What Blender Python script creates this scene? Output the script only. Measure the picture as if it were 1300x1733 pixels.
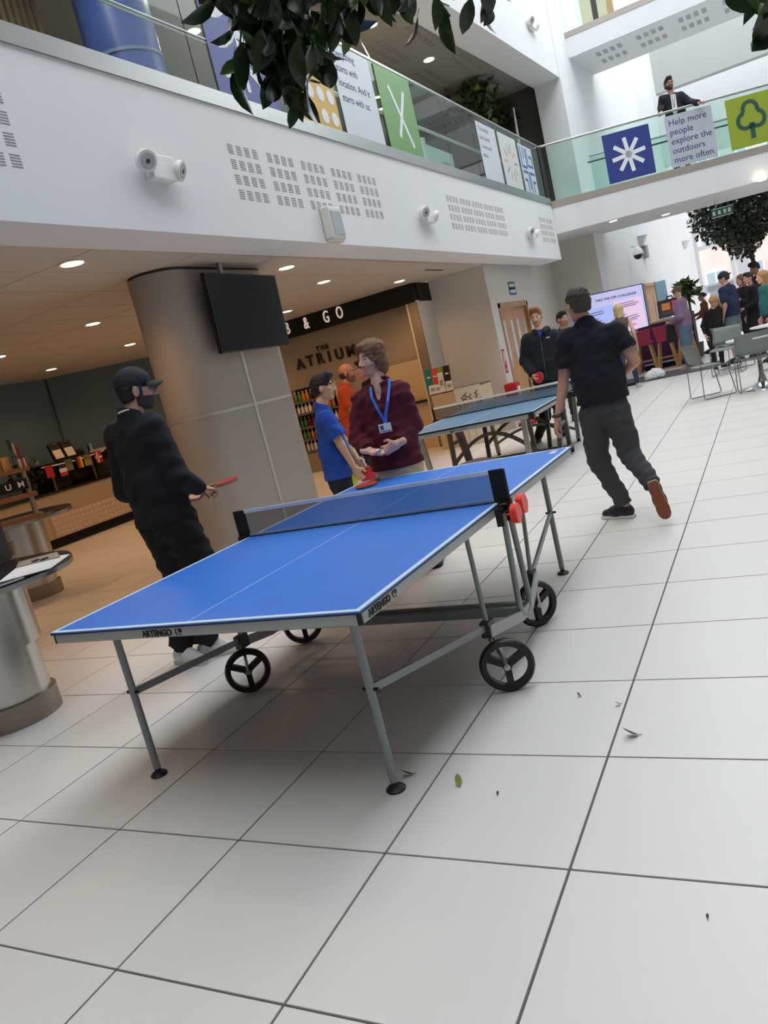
import bpy, bmesh, math, random
import numpy as np
from mathutils import Vector, Matrix
random.seed(7)
for o in list(bpy.data.objects): bpy.data.objects.remove(o, do_unlink=True)
SC = bpy.context.scene
COL = SC.collection

# ------------------------------------------------------------------ camera
W, H = 1300, 1733
FPX = 1312.418
CAM = Vector((2.0075, -3.4129, 1.4672))
YAW, PITCH, ROLL = 0.50056, -0.171893, -0.241724
FWD = Vector((-math.sin(YAW)*math.cos(PITCH), math.cos(YAW)*math.cos(PITCH), math.sin(PITCH)))
_r = Vector((math.cos(YAW), math.sin(YAW), 0)); _u = _r.cross(FWD)
RGT = math.cos(ROLL)*_r + math.sin(ROLL)*_u
UPV = -math.sin(ROLL)*_r + math.cos(ROLL)*_u
cd = bpy.data.cameras.new('camera'); cam = bpy.data.objects.new('camera', cd); COL.objects.link(cam)
cd.sensor_fit = 'HORIZONTAL'; cd.sensor_width = 36; cd.lens = 36*FPX/W; cd.clip_end = 300; cd.clip_start = .05
cam.matrix_world = Matrix(((RGT.x, UPV.x, -FWD.x, CAM.x), (RGT.y, UPV.y, -FWD.y, CAM.y), (RGT.z, UPV.z, -FWD.z, CAM.z), (0, 0, 0, 1)))
SC.camera = cam
# ------------------------------------------------------------------ light and exposure
wd = bpy.data.worlds.new('sky'); SC.world = wd; wd.use_nodes = True
bg = wd.node_tree.nodes['Background']; bg.inputs[0].default_value = (.90, .95, 1.0, 1); bg.inputs[1].default_value = 2.6
SC.view_settings.view_transform = 'Standard'; SC.view_settings.look = 'None'
SC.view_settings.gamma = 1; SC.view_settings.use_curve_mapping = False
SC.view_settings.exposure = 0.75

# ------------------------------------------------------------------ photograph -> place
def ray(x, y): return FWD + RGT*((x-W/2)/FPX) - UPV*((y-H/2)/FPX)
def onpl(x, y, P0, N):
    d = ray(x, y); P0 = Vector(P0); N = Vector(N); return CAM + d*((P0-CAM).dot(N)/d.dot(N))
def onz(x, y, z=0.): return onpl(x, y, (0, 0, z), (0, 0, 1))
def onx(x, y, X): return onpl(x, y, (X, 0, 0), (1, 0, 0))
def ony(x, y, Y): return onpl(x, y, (0, Y, 0), (0, 1, 0))
def atd(x, y, d): return CAM + ray(x, y)*d
def XF(Y): return -1.75+.0137*Y                       # the balcony edge runs almost along the tiles
def fac(x, y, n=0.): return onpl(x, y, (-1.75+n, 0, 0), (1, -.0137, 0))

# ------------------------------------------------------------------ materials
def lin(c):
    return tuple(((v/255.)/12.92 if v/255. <= .04045 else ((v/255.+.055)/1.055)**2.4) for v in c)
MATS = {}
def M(name, col, rough=.6, metal=0., var=0., scale=8., bump=0., bscale=40., emit=0., alpha=1., spec=.5, trans=0., coat=0.):
    if name in MATS: return MATS[name]
    m = bpy.data.materials.new(name); m.use_nodes = True; nt = m.node_tree; b = nt.nodes['Principled BSDF']
    c = lin(col)+(1,)
    b.inputs['Base Color'].default_value = c; b.inputs['Roughness'].default_value = rough; b.inputs['Metallic'].default_value = metal
    b.inputs['Specular IOR Level'].default_value = spec; b.inputs['Alpha'].default_value = alpha
    b.inputs['Transmission Weight'].default_value = trans; b.inputs['Coat Weight'].default_value = coat
    if emit: b.inputs['Emission Color'].default_value = c; b.inputs['Emission Strength'].default_value = emit
    if var or bump:
        tc = nt.nodes.new('ShaderNodeTexCoord')
        if var:
            n = nt.nodes.new('ShaderNodeTexNoise'); n.inputs['Scale'].default_value = scale; n.inputs['Detail'].default_value = 5
            nt.links.new(tc.outputs['Object'], n.inputs['Vector'])
            mx = nt.nodes.new('ShaderNodeMix'); mx.data_type = 'RGBA'
            mx.inputs['A'].default_value = tuple(max(0, v*(1-var)) for v in c[:3])+(1,); mx.inputs['B'].default_value = tuple(min(1, v*(1+var)) for v in c[:3])+(1,)
            nt.links.new(n.outputs['Fac'], mx.inputs['Factor']); nt.links.new(mx.outputs['Result'], b.inputs['Base Color'])
        if bump:
            n2 = nt.nodes.new('ShaderNodeTexNoise'); n2.inputs['Scale'].default_value = bscale; n2.inputs['Detail'].default_value = 4
            nt.links.new(tc.outputs['Object'], n2.inputs['Vector'])
            bp = nt.nodes.new('ShaderNodeBump'); bp.inputs['Strength'].default_value = bump; bp.inputs['Distance'].default_value = .01
            nt.links.new(n2.outputs['Fac'], bp.inputs['Height']); nt.links.new(bp.outputs['Normal'], b.inputs['Normal'])
    MATS[name] = m; return m
def glass_mat(name, tint, refl=.07, op=.0):
    m = bpy.data.materials.new(name); m.use_nodes = True; nt = m.node_tree; nt.nodes.clear()
    o = nt.nodes.new('ShaderNodeOutputMaterial'); t = nt.nodes.new('ShaderNodeBsdfTransparent'); g = nt.nodes.new('ShaderNodeBsdfGlossy')
    t.inputs[0].default_value = tint+(1,); g.inputs['Roughness'].default_value = .02
    mx = nt.nodes.new('ShaderNodeMixShader'); fr = nt.nodes.new('ShaderNodeFresnel'); fr.inputs[0].default_value = 1.5
    ge = nt.nodes.new('ShaderNodeNewGeometry'); mu = nt.nodes.new('ShaderNodeMath'); mu.operation = 'MULTIPLY'; iv = nt.nodes.new('ShaderNodeMath'); iv.operation = 'SUBTRACT'; iv.inputs[0].default_value = 1.
    nt.links.new(ge.outputs['Backfacing'], iv.inputs[1]); nt.links.new(fr.outputs[0], mu.inputs[0]); nt.links.new(iv.outputs[0], mu.inputs[1])
    nt.links.new(mu.outputs[0], mx.inputs[0]); nt.links.new(t.outputs[0], mx.inputs[1]); nt.links.new(g.outputs[0], mx.inputs[2])
    nt.links.new(mx.outputs[0], o.inputs[0]); MATS[name] = m; return m

# ------------------------------------------------------------------ mesh builder
class MB:
    def __init__(s): s.v = []; s.f = []; s.m = []; s.cur = 0; s.smooth = []
    def mat(s, i): s.cur = i; return s
    def add(s, vs, fs, smooth=False):
        b = len(s.v); s.v += [tuple(v) for v in vs]
        for f in fs: s.f.append(tuple(b+i for i in f)); s.m.append(s.cur); s.smooth.append(smooth)
        return s
    def hexa(s, p):      # 8 points: bottom loop 0-3, top loop 4-7
        return s.add(p, [(3, 2, 1, 0), (4, 5, 6, 7), (0, 1, 5, 4), (1, 2, 6, 5), (2, 3, 7, 6), (3, 0, 4, 7)])
    def box(s, x0, x1, y0, y1, z0, z1):
        return s.hexa([(x0, y0, z0), (x1, y0, z0), (x1, y1, z0), (x0, y1, z0), (x0, y0, z1), (x1, y0, z1), (x1, y1, z1), (x0, y1, z1)])
    def obox(s, c, ax, ay, az):   # centre and half axes
        c, ax, ay, az = Vector(c), Vector(ax), Vector(ay), Vector(az)
        return s.hexa([c-ax-ay-az, c+ax-ay-az, c+ax+ay-az, c-ax+ay-az, c-ax-ay+az, c+ax-ay+az, c+ax+ay+az, c-ax+ay+az])
    def bar(s, a, b, w, h, up=(0, 0, 1)):
        a, b = Vector(a), Vector(b); d = (b-a); L = d.length; d.normalize(); u = Vector(up)
        sx = d.cross(u)
        if sx.length < 1e-5: sx = d.cross(Vector((1, 0, 0)))
        sx.normalize(); u = sx.cross(d)
        return s.obox((a+b)/2, d*L/2, sx*w/2, u*h/2)
    def tube(s, pts, r, n=8, close=True):
        pts = [Vector(p) for p in pts]; rs = r if isinstance(r, (list, tuple)) else [r]*len(pts)
        rings = []; prev = None
        for i, p in enumerate(pts):
            t = (pts[min(i+1, len(pts)-1)]-pts[max(i-1, 0)]).normalized()
            if prev is None:
                a = t.cross(Vector((0, 0, 1)))
                if a.length < 1e-3: a = t.cross(Vector((1, 0, 0)))
            else: a = prev - t*prev.dot(t)
            a.normalize(); prev = a; bb = t.cross(a)
            rings.append([p+(a*math.cos(2*math.pi*k/n)+bb*math.sin(2*math.pi*k/n))*rs[i] for k in range(n)])
        vs = [v for rg in rings for v in rg]; fs = []
        for i in range(len(pts)-1):
            for k in range(n): fs.append((i*n+k, i*n+(k+1) % n, (i+1)*n+(k+1) % n, (i+1)*n+k))
        s.add(vs, fs, True)
        if close:
            b = len(s.v)-len(vs)
            s.f.append(tuple(b+k for k in reversed(range(n)))); s.m.append(s.cur); s.smooth.append(False)
            s.f.append(tuple(b+(len(pts)-1)*n+k for k in range(n))); s.m.append(s.cur); s.smooth.append(False)
        return s
    def lathe(s, prof, c=(0, 0, 0), n=32, axis=None, smooth=True, cap=True, a0=0, a1=2*math.pi):   # prof [(r,z)]
        c = Vector(c); ax = Vector(axis or (0, 0, 1)).normalized()
        e1 = ax.cross(Vector((0, 0, 1)));  e1 = e1.normalized() if e1.length > 1e-3 else Vector((1, 0, 0)); e2 = ax.cross(e1)
        vs = [c+ax*z+(e1*math.cos(a0+(a1-a0)*k/n)+e2*math.sin(a0+(a1-a0)*k/n))*r for r, z in prof for k in range(n)]
        fs = []
        for i in range(len(prof)-1):
            for k in range(n): fs.append((i*n+k, i*n+(k+1) % n, (i+1)*n+(k+1) % n, (i+1)*n+k))
        s.add(vs, fs, smooth); b = len(s.v)-len(vs)
        if cap and prof[0][0] > 1e-4: s.f.append(tuple(b+k for k in reversed(range(n)))); s.m.append(s.cur); s.smooth.append(False)
        if cap and prof[-1][0] > 1e-4: s.f.append(tuple(b+(len(prof)-1)*n+k for k in range(n))); s.m.append(s.cur); s.smooth.append(False)
        return s
    def prism(s, loop, d, smooth=False):         # closed loop of points extruded along d
        loop = [Vector(p) for p in loop]; d = Vector(d); n = len(loop)
        return s.add(loop+[p+d for p in loop], [tuple(reversed(range(n))), tuple(range(n, 2*n))]+[(k, (k+1) % n, n+(k+1) % n, n+k) for k in range(n)], smooth)
    def quad(s, a, b, c, d): return s.add([a, b, c, d], [(0, 1, 2, 3)])
    def mesh(s, name, mats):
        me = bpy.data.meshes.new(name); me.from_pydata(s.v, [], s.f)
        mats = mats if isinstance(mats, (list, tuple)) else [mats]
        for m in mats: me.materials.append(m)
        me.polygons.foreach_set('material_index', s.m); me.polygons.foreach_set('use_smooth', s.smooth); me.update()
        return me
    def build(s, name, mats, parent=None):
        bm = bmesh.new(); me = s.mesh(name, mats); bm.from_mesh(me); bmesh.ops.recalc_face_normals(bm, faces=bm.faces); bm.to_mesh(me); bm.free()
        if any(s.smooth): me.set_sharp_from_angle(angle=math.radians(38))
        return link(name, me, parent)
def link(name, me, parent=None):
    o = bpy.data.objects.new(name, me); COL.objects.link(o)
    if parent is not None: o.parent = parent; o.matrix_parent_inverse = parent.matrix_basis.inverted()
    return o
def thing(name, label, cat, loc=(0, 0, 0), rz=0., group=None):
    o = bpy.data.objects.new(name, None); COL.objects.link(o); o.location = loc; o.rotation_euler = (0, 0, rz); o.empty_display_size = .1
    o['label'] = label; o['category'] = cat
    if group: o['group'] = group
    return o
def tag(o, label, cat, group=None):
    o['label'] = label; o['category'] = cat
    if group: o['group'] = group
    return o
def struct(o, label=None):
    o['kind'] = 'structure'
    if label: o['label'] = label
    return o
def local(o, parent):             # geometry written in the parent's own frame
    o.parent = parent; o.matrix_parent_inverse = Matrix(); return o
def text_mesh(txt, size, mat, depth=.002, align='LEFT', bold=0.):
    cu = bpy.data.curves.new('lettering', 'FONT'); cu.body = txt; cu.size = size; cu.extrude = depth; cu.align_x = align; cu.offset = bold; cu.resolution_u = 3
    t = bpy.data.objects.new('lettering', cu); COL.objects.link(t)
    dg = bpy.context.evaluated_depsgraph_get(); me = bpy.data.meshes.new_from_object(t.evaluated_get(dg)); bpy.data.objects.remove(t, do_unlink=True)
    me.materials.clear(); me.materials.append(mat); return me
def text(name, txt, size, mat, org, xdir, ydir, parent=None, depth=.002, align='LEFT', bold=0., sx=1.):
    me = text_mesh(txt, size, mat, depth, align, bold)
    x = Vector(xdir).normalized(); y = Vector(ydir); y = (y-x*y.dot(x)).normalized(); z = x.cross(y); o = Vector(org)
    me.transform(Matrix(((x.x*sx, y.x, z.x, o.x), (x.y*sx, y.y, z.y, o.y), (x.z*sx, y.z, z.z, o.z), (0, 0, 0, 1))))
    o = link(name, me, parent)
    if len(txt) > 1: o['kind'] = 'stuff'
    return o
def bevel(o, w=.004, seg=2):
    md = o.modifiers.new('bevel', 'BEVEL'); md.width = w; md.segments = seg; md.limit_method = 'ANGLE'; return o

# common materials
WHITE = M('white_paint', (226, 227, 228), .75, var=.03, scale=1.5, bump=.02, bscale=60)
WHITE2 = M('cream_paint', (214, 209, 202), .8, var=.03, scale=1.2)
STEEL = M('brushed_steel', (176, 176, 174), .32, 1., var=.06, scale=3)
STEEL2 = M('satin_steel', (196, 194, 190), .30, 1., var=.12, scale=2.2)
CHROME = M('chrome', (205, 205, 208), .12, 1.)
BLACK = M('black_plastic', (20, 20, 22), .45)
BLACKM = M('black_matt', (14, 14, 16), .8)
DGREY = M('dark_grey_metal', (70, 73, 75), .45, .6)
GREYM = M('grey_paint_metal', (142, 147, 146), .42, .35)
GLASS = glass_mat('green_glass', (.86, .95, .92))
CLEAR = glass_mat('clear_glass', (.96, .98, .98))
OAK = M('oak', (188, 142, 92), .5, var=.12, scale=3)
# ================================================================== the setting
TS = .59816; TO = Vector((1.2958, -1.5535, 0)); G = .0035
TILE = M('pale_floor_tile', (222, 219, 214), .38, var=.045, scale=1.6, bump=.02, bscale=90)
GROUT = M('grout', (92, 89, 85), .9)
floor = struct(MB().box(-11, 7.6, -8.4, 29.5, -.12, -.004).build('floor', GROUT))
tm = MB(); e = TS-G
tm.hexa([(G, G, -.006), (e, G, -.006), (e, e, -.006), (G, e, -.006), (G+.001, G+.001, 0), (e-.001, G+.001, 0), (e-.001, e-.001, 0), (G+.001, e-.001, 0)])
tmesh = tm.mesh('tile', TILE)
tiles = []
for i in range(-21, 11):
    for j in range(-12, 52):
        x, y = TO.x+i*TS, TO.y+j*TS
        if x < -10.9 or x > 7 or y < -8.3 or y > 28.8: continue
        c = Vector((x+TS/2, y+TS/2, 0)); d = c-CAM; z = d.dot(FWD)
        vis = z > .3 and -60 < W/2+FPX*d.dot(RGT)/z < W+60 and 400 < H/2-FPX*d.dot(UPV)/z < H+250
        tiles.append((0 if vis else 1, d.length, x, y))
tiles.sort(); rest = MB()
for k, (v, d, x, y) in enumerate(tiles):
    if k < 290:
        o = link('tile', tmesh, floor); o.location = (x, y, 0)
    else: rest.box(x+G, x+e, y+G, y+e, -.006, 0)
o = rest.build('tile_field', TILE, floor); o['kind'] = 'stuff'

# ---- left side: balcony edge, cafe under it
ZB, ZT, ZS, ZR = 2.81, 3.86, 3.985, 5.0      # fascia bottom / top, steel strip top, handrail
YE = 12.85                                   # where the balcony meets the bridge
def facbox(mb, y0, y1, n0, n1, z0, z1):
    mb.hexa([(XF(y0)+n0, y0, z0), (XF(y0)+n1, y0, z0), (XF(y1)+n1, y1, z0), (XF(y1)+n0, y1, z0), (XF(y0)+n0, y0, z1), (XF(y0)+n1, y0, z1), (XF(y1)+n1, y1, z1), (XF(y1)+n0, y1, z1)]); return mb
fascia = struct(facbox(MB(), -8.4, YE, -.45, 0, ZB, ZT).build('wall_left_balcony_front', WHITE))
slab = struct(MB().box(-11, XF(0)-.25, -8.4, YE+1, 3.2, 3.8).build('floor_upper', M('slab', (150, 145, 138), .8)))
trim = struct(facbox(MB(), -8.4, YE, -.10, .015, ZT, ZS).build('trim_1', STEEL), 'brushed steel strip along the foot of the balcony glass')
# metal panel ceiling of the cafe
CEIL = M('ceiling_metal_panel', (198, 188, 176), .55, var=.03, scale=2)
ceil = struct(MB().box(-11, -2.2, -8.4, 9.8, 2.836, 2.9).build('ceiling', M('ceiling_gap', (225, 214, 200), .6)))
cm = MB().box(.006, 1.194, .006, .594, 2.815, 2.838).mesh('panel', CEIL); restc = MB(); n = 0
cand = []
for i in range(15):
    for j in range(-7, 9):
        x, y = -2.2-.6*(i+1), j*1.2-.2
        if y+1.2 > 9.75: continue
        c = Vector((x+.3, y+.6, 2.82)); d = c-CAM; z = d.dot(FWD)
        cand.append((0 if z > .3 and W/2+FPX*d.dot(RGT)/z > -80 else 1, d.length, x, y))
cand.sort()
for k, (v, d, x, y) in enumerate(cand):
    if v == 0 and k < 150:
        me = cm; o = link('panel', me, ceil); o.matrix_basis = Matrix.Translation((x+.6, y, 0)) @ Matrix.Rotation(math.pi/2, 4, 'Z')
    else: restc.box(x+.006, x+.594, y+.006, y+1.194, 2.815, 2.838)
o = restc.build('panel_field', CEIL, ceil); o['kind'] = 'stuff'

# cafe walls
SLATE = M('slate_blue_paint', (92, 114, 128), .8, var=.04, scale=1)
struct(MB().box(-9.9, -9.7, -8.4, 6.75, 0, 2.84).build('wall_left_cafe', SLATE))
w = MB(); a, b = Vector((-9.7, 6.75, 0)), Vector((-7.6, 9.3, 0)); w.bar((a.x, a.y, 1.42), (b.x, b.y, 1.42), .15, 2.84); struct(w.build('wall_left_cafe_angle', SLATE))
CONC = M('brown_plaster', (172, 158, 142), .85, var=.10, scale=2.5)
struct(MB().box(-8.4, -3.46, 9.30, 9.5, 0, 2.84).build('wall_back_cafe', CONC))
struct(MB().box(-3.45, -3.235, 9.06, 9.71, 0, 2.52).build('wall_back_cafe_return', WHITE2))
XD = -2.20
struct(MB().box(-3.24, XD-.2, 9.72, 9.9, 0, 2.84).build('wall_back_leaflets', WHITE2))
# wall with the oak door (runs along the tiles)
dw = MB(); DY0, DY1, DZ = 10.16, 11.9, 2.13
dw.box(XD-.2, XD, 9.72, DY0, 0, 3.3).box(XD-.2, XD, DY1, 14.6, 0, 3.3).box(XD-.2, XD, DY0, DY1, DZ, 3.3)
struct(dw.build('wall_left_door', WHITE2))
bk = MB().box(XD-1.6, XD-1.5, DY0-.5, DY1+.5, 0, 2.6); struct(bk.build('wall_left_lobby', M('lobby_paint', (120, 110, 100), .8)))
# step out to the long wall with the wall lights
SW0 = Vector((-1.19, 14.55, 0)); SWD = Vector((.0807, 1, 0)).normalized()
def sw(x, y, n=0.): return onpl(x, y, SW0+Vector((SWD.y, -SWD.x, 0))*n, (SWD.y, -SWD.x, 0))
SWN = Vector((SWD.y, -SWD.x, 0))
struct(MB().box(-3, SW0.x, 14.55, 14.8, 0, 3.9).build('wall_back_step', WHITE2))
lw = MB(); L0 = 0.; D0, D1 = 3.95, 5.6; LE = 13.0
def swbox(mb, s0, s1, n0, n1, z0, z1):
    p = lambda s, n, z: SW0+SWD*s+SWN*n+Vector((0, 0, z))
    mb.hexa([p(s0, n0, z0), p(s0, n1, z0), p(s1, n1, z0), p(s1, n0, z0), p(s0, n0, z1), p(s0, n1, z1), p(s1, n1, z1), p(s1, n0, z1)]); return mb
swbox(lw, 0, D0, -.2, 0, 0, 11.5); swbox(lw, D1, LE, -.2, 0, 0, 11.5); swbox(lw, D0, D1, -.2, 0, 2.05, 11.5)
struct(lw.build('wall_left_long', WHITE))
# pier between balcony and bridge, upper floor edge
PX0, PX1, PY = -1.66, -1.12, 13.75
struct(MB().box(PX0, PX1, PY, 14.6, 3.3, 11.5).build('wall_left_pier', WHITE))
uf0, uf1 = onz(840, 62, 6.3), onz(953, 135, 6.3); ud = (uf1-uf0).normalized(); uf0 = uf0 - ud*18
un = Vector((ud.y, -ud.x, 0))
ub = MB(); p = lambda P, n, z: Vector((P.x, P.y, 0))+un*n+Vector((0, 0, z))
ub.hexa([p(uf0, -.55, 6.3), p(uf0, 0, 6.3), p(uf1, 0, 6.3), p(uf1, -.55, 6.3), p(uf0, -.55, 9.2), p(uf0, 0, 9.2), p(uf1, 0, 9.2), p(uf1, -.55, 9.2)])
struct(ub.build('wall_left_upper_front', WHITE))
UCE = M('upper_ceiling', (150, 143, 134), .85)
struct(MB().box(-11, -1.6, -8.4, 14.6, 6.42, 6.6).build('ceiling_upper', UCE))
SL = M('slat_wall', (120, 98, 74), .6)
ubw = struct(MB().box(-6.2, -6.0, -8.4, 14.6, 3.8, 6.45).build('wall_left_upper_back', M('upper_wall', (96, 86, 76), .8)))
core = struct(MB().box(-5.0, -3.95, -3.3, 3.0, 3.8, 6.42).build('wall_left_upper_core', M('core_brown', (84, 70, 54), .8)))
slm = MB().box(-.05, 0, 0, .045, 3.82, 6.41).mesh('slat', SL)
for k in range(74):
    o = link('slat', slm, core); o.location = (-3.90, -3.28+k*.085, 0)
struct(MB().box(-6.2, PX0, 14.0, 14.2, 3.8, 6.5).build('wall_back_upper', M('upper_end_wall', (86, 82, 78), .8)))

# ---- bridge across the atrium
BA = onpl(943, 396, (-1.75, 0, 0), (1, -.0137, 0)); ZBB = BA.z; BB = onz(1300, 303, ZBB)
BD = (BB-BA); BD.z = 0; BD.normalize(); BN = Vector((BD.y, -BD.x, 0))    # BN points to the camera
def br(x, y, n=0.): return onpl(x, y, BA+BN*n, BN)
def brp(s, n, z): return Vector((BA.x, BA.y, 0))+BD*s+BN*n+Vector((0, 0, z))
def brbox(mb, s0, s1, n0, n1, z0, z1):
    mb.hexa([brp(s0, n0, z0), brp(s1, n0, z0), brp(s1, n1, z0), brp(s0, n1, z0), brp(s0, n0, z1), brp(s1, n0, z1), brp(s1, n1, z1), brp(s0, n1, z1)]); return mb
ZBT = br(934, 353).z; ZBS = ZBT+.13; ZBR = br(1100, 197).z
struct(brbox(MB(), -.05, 9.5, -2.2, 0, ZBB, ZBT).build('floor_bridge', WHITE))
struct(brbox(MB(), 0, 9.5, -.06, .012, ZBT, ZBS).build('trim_2', M('taupe_metal', (170, 160, 152), .5, .4)), 'taupe metal strip along the foot of the bridge glass')
# ---- upper bridge
UA = onz(961, 99, 7.0); UB = onz(1190, 3, 7.0); UD = (UB-UA); UD.z = 0; UD.normalize(); UN = Vector((UD.y, -UD.x, 0))
def ubp(s, n, z): return Vector((UA.x, UA.y, 0))+UD*s+UN*n+Vector((0, 0, z))
def ubbox(mb, s0, s1, n0, n1, z0, z1):
    mb.hexa([ubp(s0, n0, z0), ubp(s1, n0, z0), ubp(s1, n1, z0), ubp(s0, n1, z0), ubp(s0, n0, z1), ubp(s1, n0, z1), ubp(s1, n1, z1), ubp(s0, n1, z1)]); return mb
zt = onpl(955, 66, UA, UN).z; zs = onpl(953, 57, UA, UN).z
ubr = struct(ubbox(MB(), -.05, 8.5, -1.9, 0, 7.0, zt).build('floor_bridge_upper', WHITE))
struct(ubbox(MB(), 0, 8.5, -.06, .012, zt, zs).build('trim_3', M('taupe_metal', (170, 160, 152)), ), 'taupe metal strip along the foot of the upper bridge glass')
# ---- far end: gallery, glazed front
YG = 27.2
GALSHADE = M('gallery_shade_grey', (168, 170, 169), .8)  # shade on the far gallery, put into its colour
struct(MB().box(-.05, 7.4, 21.0, 21.3, 7.0, 10.4).build('wall_back_gallery', GALSHADE))
struct(MB().box(-.6, 7.4, 24.2, 24.6, 5.6, 9.4).build('wall_back_gallery_low', WHITE))
struct(MB().box(-11, -1.0, -8.7, 29, 11.5, 11.8).box(3.9, 7.5, -8.7, 13, 11.5, 11.8).box(-1, 3.9, -8.7, -6.5, 11.5, 11.8).build('ceiling_roof_added', WHITE))  # unseen roof, added to narrow the sky opening and shape the top light
struct(MB().box(-1.65, -1.1, -8.4, -8.0, 6.42, 9.3).build('wall_front_stub', WHITE)) if False else None
# ---- unseen sides, added so the sky light comes from above
DIM = M('bounce_cut_grey', (128, 126, 122), .8)  # grey chosen to cut bounce light onto the balcony front
struct(MB().box(7.2, 7.5, -8.4, 12, 0, 11.5).build('wall_right_unseen', DIM)); struct(MB().box(7.2, 7.5, 12, 29, 0, 11.5).build('wall_right_far_unseen', WHITE))  # near part grey against bounce, far part white to brighten the end
struct(MB().box(-11, 7.5, -8.7, -8.4, 0, 11.5).build('wall_front_unseen', DIM))
# ================================================================== the blue table-tennis table
BLUE = M('table_blue', (56, 122, 218), .42, var=.10, scale=2.2)
BLUEE = M('table_edge_navy', (18, 32, 74), .5)
LINEW = M('line_white', (206, 226, 244), .5)
ALU = M('apron_grey', (172, 176, 174), .42, .12, var=.05, scale=4)
NETM = None
def net_mat(name, col, fac_):
    m = bpy.data.materials.new(name); m.use_nodes = True; nt = m.node_tree; b = nt.nodes['Principled BSDF']; b.inputs['Base Color'].default_value = lin(col)+(1,); b.inputs['Roughness'].default_value = .9
    t = nt.nodes.new('ShaderNodeBsdfTransparent'); mx = nt.nodes.new('ShaderNodeMixShader'); mx.inputs[0].default_value = fac_
    nt.links.new(t.outputs[0], mx.inputs[1]); nt.links.new(b.outputs[0], mx.inputs[2]); nt.links.new(mx.outputs[0], nt.nodes['Material Output'].inputs[0]); return m
NETM = net_mat('net_mesh', (44, 50, 62), .36)
RED = M('red_plastic', (250, 66, 54), .35)
TR = -.0265; ZTT = .76
T1 = thing('table_tennis_table', 'bright blue table tennis table with grey legs and black spoked wheels in the foreground', 'table', (0, 0, 0), TR)
def T(mb, name, mats, parent=T1): return local(mb.build(name, mats), parent)
for h in (-1, 1):
    y0, y1 = (-1.37, -.003) if h < 0 else (.003, 1.37)
    top = T(MB().box(-.7625, .7625, y0, y1, ZTT-.007, ZTT), 'tabletop', BLUE)
    T(MB().box(-.7635, .7635, y0-(.001 if h < 0 else 0), y1+(.001 if h > 0 else 0), ZTT-.012, ZTT-.0069), 'edge_band', BLUEE, top)
    z0, z1 = ZTT-.002, ZTT+.0006
    T(MB().box(-.7626, -.7425, y0, y1, z0, z1), 'side_line', LINEW, top); T(MB().box(.7425, .7626, y0, y1, z0, z1), 'side_line', LINEW, top)
    ye = -1.3701 if h < 0 else 1.35
    T(MB().box(-.742, .742, ye, ye+.0201, z0, z1), 'end_line', LINEW, top)
    T(MB().box(-.0016, .0016, y0+.02 if h < 0 else y0, y1 if h < 0 else y1-.02, z0, z1), 'centre_line', LINEW, top)
    ap = MB(); yo = h*1.366; yi = h*.01
    a0, a1 = sorted((yo, yo-h*.022)); ap.box(-.744, .744, a0, a1, ZTT-.050, ZTT-.012)
    b0, b1 = sorted((yo-h*.012, yi))
    for s in (-1, 1): ap.box(min(s*.759, s*.737), max(s*.759, s*.737), b0, b1, ZTT-.050, ZTT-.012)
    c0, c1 = sorted((yi, yi+h*.03)); ap.box(-.737, .737, c0, c1, ZTT-.046, ZTT-.012)
    apo = T(ap, 'apron', ALU)
    for s in (-1, 1):
        cn = MB(); cn.prism([(s*.760, yo-h*.012, ZTT-.051), (s*.760, yo-h*.004, ZTT-.051), (s*.752, yo+h*.001, ZTT-.051), (s*.744, yo+h*.001, ZTT-.051), (s*.735, yo-h*.03, ZTT-.051)], (0, 0, .039)); T(cn, 'corner_joint', BLACK)
# maker's lettering on the apron
LBL = M('lettering_black', (24, 24, 26), .6)
def ltext(txt, size, org, xd, yd, parent, mat=LBL, **k):
    o = text('lettering', txt, size, mat, org, xd, yd, None, **k); local(o, parent); return o
ltext('ARTENGO', .036, (-.235, -1.3668, ZTT-.044), (1, 0, 0), (0, 0, 1), T1, bold=.0008, sx=.92)
ltext('ARTENGO', .036, (.7598, -1.315, ZTT-.044), (0, 1, 0), (0, 0, 1), T1, bold=.0008, sx=.92)
for (ox, oy, dx) in ((-.042, -1.3668, Vector((1, 0, 0))), (.7598, -1.122, Vector((0, 1, 0)))):
    mb = MB(); c = Vector((ox, oy, ZTT-.031)); n = Vector((dx.y, -dx.x, 0)); z = Vector((0, 0, 1))
    mb.tube([c+dx*.013*math.cos(t)+z*.013*math.sin(t)-dx*.004 for t in [math.radians(q) for q in range(110, 251, 20)]], .0022, 5)
    mb.lathe([(0, -.001), (.009, -.001), (.009, .001), (0, .001)], c+dx*.006+z*.004, 12, axis=n); mb.obox(c+dx*.004-z*.011, dx*.005, n*.001, z*.0018)
    T(mb, 'logo', LBL)
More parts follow.
